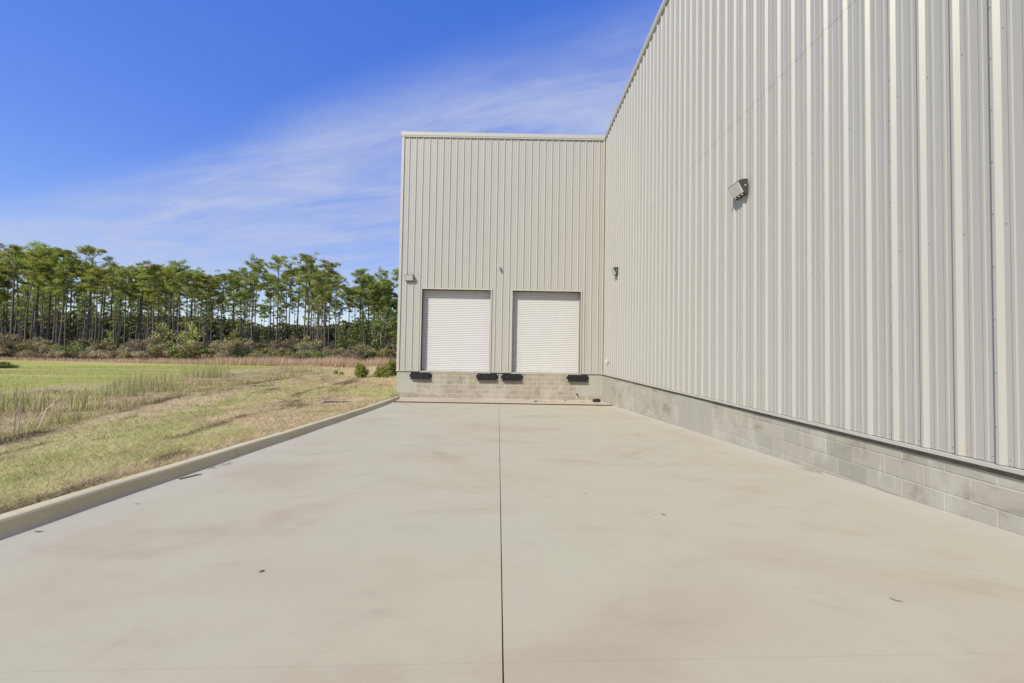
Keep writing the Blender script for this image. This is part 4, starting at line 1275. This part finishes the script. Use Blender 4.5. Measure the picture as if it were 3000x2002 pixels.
place_pine(2, 522, 60, 772, label='pine standing over the pale leafy saplings')
place_pine(6, 1168, 66, 800, label='tall pine half hidden by the warehouse corner')
xs = -230.0
while xs < 1290:
    if random.random() < 0.94:
        Yd = random.uniform(59, 71); kind = random.randrange(8)
        top = float(np.interp(xs, TOPX, TOPY)) + abs(random.gauss(0, 24)) + 4
        place_pine(kind, xs, Yd, top, wide=random.uniform(0.85, 1.2))
    xs += random.uniform(8.5, 18) if xs < 620 else random.uniform(13, 26)
for i in range(172):
    xs = random.uniform(-260, 1420); Yd = random.uniform(71, 112)
    if xs > 700 and random.random() < 0.15: continue
    place_pine(random.randrange(8), xs, Yd, H=random.uniform(11.0, 17.0), wide=random.uniform(0.8, 1.1))

G1, G2, G3 = (0.145, 0.205, 0.036), (0.205, 0.265, 0.050), (0.270, 0.290, 0.070)
O1, O2, O3 = (0.245, 0.230, 0.066), (0.320, 0.275, 0.100), (0.205, 0.210, 0.062)
B1, B2, B3 = (0.385, 0.300, 0.175), (0.460, 0.370, 0.225), (0.320, 0.240, 0.150)
P1, P2 = (0.56, 0.54, 0.17), (0.46, 0.48, 0.14)
def rb(seed, n, R, zlo, zhi, br):
    r_ = random.Random(seed)
    return [(r_.uniform(-R, R), r_.uniform(-R, R), r_.uniform(zlo, zhi), br*r_.uniform(0.7, 1.25), br*r_.uniform(0.5, 0.9)) for _ in range(n)]
shrubs = [make_leafy('shrub', 201, 2.6, rb(1, 9, 1.5, 0.4, 1.9, 0.62), 0.085, 900, [O1, O3, G3, O2, B1], 0.035, twiggy=0.3),
          make_leafy('shrub', 202, 2.0, rb(2, 8, 1.5, 0.3, 1.5, 0.55), 0.075, 620, [B1, B2, O2, B2], 0.026, twiggy=1.2),
          make_leafy('shrub', 203, 2.2, rb(3, 8, 1.0, 0.4, 1.5, 0.52), 0.085, 1100, [G1, G2, G3, (0.16, 0.26, 0.045)], 0.03),
          make_leafy('shrub', 204, 3.0, rb(4, 9, 1.3, 0.6, 2.6, 0.6), 0.080, 700, [O2, B1, B2, G3], 0.04, twiggy=0.9)]
su = [False]*4
SG = 'low shrubs along the edge of the wood'
slab_ = ['olive green bushy shrub', 'brown half bare shrub', 'fresh green rounded shrub', 'mixed brown and green shrub']
def place(protos, flags, k, x, y, rz, sc, label, cat, group, dz=-0.05):
    z = float(ground_z(np.array([x]), np.array([y]))[0]) + dz
    if not flags[k]:
        flags[k] = True; o = protos[k]; o.location = (x, y, z); o.rotation_euler = (0, 0, rz); o.scale = (sc, sc, sc)
    else: o = copy_tree(protos[k], (x, y, z), rz, sc)
    tag(o, label, cat, group); return o
xs = -200.0
while xs < 1260:
    Yd = random.uniform(55.5, 59.5)
    kk = random.choices(range(4), [2, 5, 1.0, 3.0] if xs < 480 else [3, 1.5, 2.6, 2.4])[0]
    x, z = at_px(xs, Yd)
    place(shrubs, su, kk, x, Yd, random.uniform(0, 6.28), (sc_ := random.choice((0.55, 0.75, 0.9, 1.0, 1.15, 1.3))), ('small ' if sc_ < 0.8 else 'large ' if sc_ > 1.05 else '') + slab_[kk] + ' on the wood edge ' + zone(xs), 'shrub', SG)
    xs += random.uniform(9, 20)
for i in range(46):
    xs = random.uniform(-200, 1260); Yd = random.uniform(61, 72); kk = random.choice((0, 0, 3, 2))
    x, z = at_px(xs, Yd)
    place(shrubs, su, kk, x, Yd, random.uniform(0, 6.28), (sc_ := random.uniform(1.0, 1.6)), ('large ' if sc_ > 1.3 else '') + slab_[kk] + ' among the trunks ' + zone(xs), 'shrub', SG)

sap = [make_leafy('sapling_tree', 301, 6.0, [(0, 0, 4.9, 0.7, 0.6), (-0.9, 0.2, 3.9, 1.0, 0.7), (0.8, -0.2, 3.5, 1.0, 0.7), (-0.4, 0.3, 2.6, 1.1, 0.7), (0.9, 0.3, 2.1, 0.8, 0.5), (-1.3, 0, 2.2, 0.9, 0.6)], 0.14, 210, [P1, P2, G3], 0.06, twiggy=0.5),
       make_leafy('vine_tree', 302, 8.0, [(0, 0, 7.2, 1.1, 0.9), (-0.9, 0.2, 5.8, 1.2, 1.0), (0.8, 0, 5.2, 1.3, 1.2), (-0.6, -0.3, 4.0, 1.2, 1.1), (0.9, 0.3, 3.2, 1.1, 1.0), (-0.2, 0, 2.2, 1.0, 1.0), (0.5, -0.3, 1.2, 0.9, 0.8)], 0.19, 240, [G1, G2, G3, (0.12, 0.17, 0.03)], 0.09, twiggy=0.3)]
sf_ = [False, False]
TG = 'leafy understorey trees at the edge of the wood'
for (k, xs, Yd, sc, lab) in [(0, 478, 57.5, 1.05, 'pale yellow green leafy sapling, left one of two before the pines'),
                             (0, 557, 58.0, 1.10, 'pale yellow green leafy sapling, right one of two before the pines'),
                             (1, 1052, 60.5, 0.90, 'vine hung leafy tree left of the dark gap near the warehouse'),
                             (1, 1128, 59.0, 1.10, 'bright green vine hung tree next to the warehouse corner'),
                             (1, 1003, 62.0, 0.72, 'short dark leafy tree left of the vine hung trees'),
                             (1, 1185, 58.5, 1.15, 'vine hung tree mostly hidden behind the warehouse corner'),
                             (0, 690, 63.0, 0.95, 'thin leafy sapling deep between the middle pine trunks'),
                             (0, 900, 61.0, 0.80, 'yellow tinged leafy sapling below the highest right pine'),
                             (0, 330, 62.5, 0.85, 'small leafy sapling between the trunks in the left half')]:
    x, z = at_px(xs, Yd)
    place(sap, sf_, k, x, Yd, random.uniform(0, 6.28), sc, lab, 'tree', TG)
# bare pale branching shrubs in front of the undergrowth
def bare_shrub(seed, H):
    r_ = np.random.default_rng(seed); root = empty('bare_shrub'); mb = MB()
    def grow(p, d, L, rad, lev):
        e = p + d*L; mid = p + d*L*0.5 + r_.normal(0, 0.04*L, 3)
        mb.tube([p, mid, e], [rad, rad*0.8, rad*0.55], 4, cap=False)
        if lev == 0: return
        for k in range(3 if lev > 1 else 4):
            nd = d + r_.normal(0, 0.55, 3); nd[2] = abs(nd[2])*0.8+0.1; nd /= np.linalg.norm(nd)
            grow(p + d*L*r_.uniform(0.35, 1.0), nd, L*r_.uniform(0.5, 0.75), rad*0.5, lev-1)
    grow(np.array([0, 0, -0.1]), np.array([0.05, 0, 1.0]), H*0.55, 0.045, 3)
    mb.build('branches', M_TWIG, root); return root
bs = [bare_shrub(7, 3.2)]; bf = [False]
for (xs, Yd, sc, lab) in [(516, 55.2, 1.0, 'bare pale shrub with forked branches under the saplings'), (446, 55.5, 0.95, 'bare pale shrub left of the leafy saplings'),
                          (277, 56.4, 0.9, 'bare pale shrub under the tallest left pine'), (22, 57.5, 0.9, 'bare pale shrub near the left edge of the photo'), (236, 57.0, 0.7, 'small bare shrub left of the tallest pine')]:
    x, z = at_px(xs, Yd)
    place(bs, bf, 0, x, Yd, random.uniform(0, 6.28), sc, lab, 'shrub', 'bare pale shrubs before the undergrowth')
# green bushes by the warehouse corner
bu = [make_leafy('green_bush', 401, 1.2, [(0, 0, 0.52, 0.58, 0.50), (0.45, 0.1, 0.42, 0.42, 0.38), (-0.48, 0, 0.38, 0.40, 0.36), (0.15, 0.2, 0.95, 0.32, 0.30), (-0.25, -0.1, 0.90, 0.28, 0.28)], 0.070, 2600, [G2, G3, (0.30, 0.34, 0.06)], 0.02, carve=0.33)]; bq = [False]
BGp = 'green bushes on the grass by the warehouse corner'
for (x, y, sc, lab) in [(-10.9, 29.4, 0.95, 'round green bush farther left of the warehouse corner'), (-9.35, 29.2, 0.80, 'green bush closest to the warehouse corner'),
                        (-9.2, 31.5, 1.15, 'taller straggly bush behind the one nearest the corner')]:
    place(bu, bq, 0, x, y, random.uniform(0, 6.28), sc, lab, 'bush', BGp)
for (x, y, sc, lab) in [(-13.9, 33.0, 0.30, 'tiny green weed left of the round bush'), (-14.6, 33.5, 0.36, 'small green weed, leftmost of the weeds before the bushes')]:
    place(bu, bq, 0, x, y, random.uniform(0, 6.28), sc, lab, 'plant', 'small weeds on the dry grass')
rl = make_leafy('red_shrub', 411, 1.8, [(0, 0, 1.9, 0.5, 0.4), (0.3, 0, 1.4, 0.5, 0.4), (-0.3, 0.1, 1.0, 0.4, 0.3)], 0.15, 330, [(0.24, 0.085, 0.06), (0.20, 0.10, 0.07)], 0.03)
x, z = at_px(1149, 52.5); rl.location = (x, 52.5, z); tag(rl, 'small red leaved shrub right beside the warehouse edge', 'shrub')

# woods beyond, read as one mass
n = 84000
x = rng.uniform(-230, 60, n); y = rng.uniform(119, 138, n)
z = rng.random(n)**1.05*((12.5 - 2.0*sst(x, -105, -80))*(0.75+0.5*fbm(x, y*0, 0.15, 3, 81))) - 1.5
cols = np.array([G1, O1, O3, G2])[rng.integers(0, 4, n)]*(0.6+0.5*rng.random(n))[:, None]
V, F_, C = cards(np.stack([x, y, z], 1), np.full(n, 0.55), rng, cols*0.6, 0.4, 0.7)
o = mesh_obj('distant_woods', V, F_, M_LEAF, colors=C); tag(o, 'far dark green woods seen between the pine trunks', kind='stuff')

# a low weed patch out in the field and pale dead reeds at the near end of the ditch
x, z = at_px(8, 36.0)
o = copy_tree(bu[0], (x, 36.0, z - 0.05), 1.0, (1.5, 0.9, 0.55)); tag(o, 'low dark weed patch out in the mown field at the left edge', 'plant', 'small weeds on the dry grass')
for (xs_, Yd, n_, hh, lab) in [(72, 9.4, 12, 1.0, 'pale dead reed stalks standing at the near end of the ditch'), (35, 9.9, 14, 0.6, 'pale broken reed stalks leaning at the left edge of the photo')]:
    x, z = at_px(xs_, Yd); r_ = np.random.default_rng(900+n_)
    pos = r_.normal(0, 0.10, (n_, 3))*np.array([1, 1, 0])
    V, F_, C = blades(pos, hh*(0.5+0.6*r_.random(n_)), 0.024*(0.6+0.8*r_.random(n_)), np.abs(r_.normal(0.25 if hh > 0.8 else 0.8, 0.25, n_)), r_.uniform(0, 6.28, n_), np.tile([0.62, 0.53, 0.37], (n_, 1))*(0.8+0.3*r_.random((n_, 1))), 2, 0.4)
    o = mesh_obj('dead_reeds', V, F_, M_GRASS, colors=C); o.location = (x, Yd, z - 0.02); tag(o, lab, 'plant', 'dead reeds in the ditch')
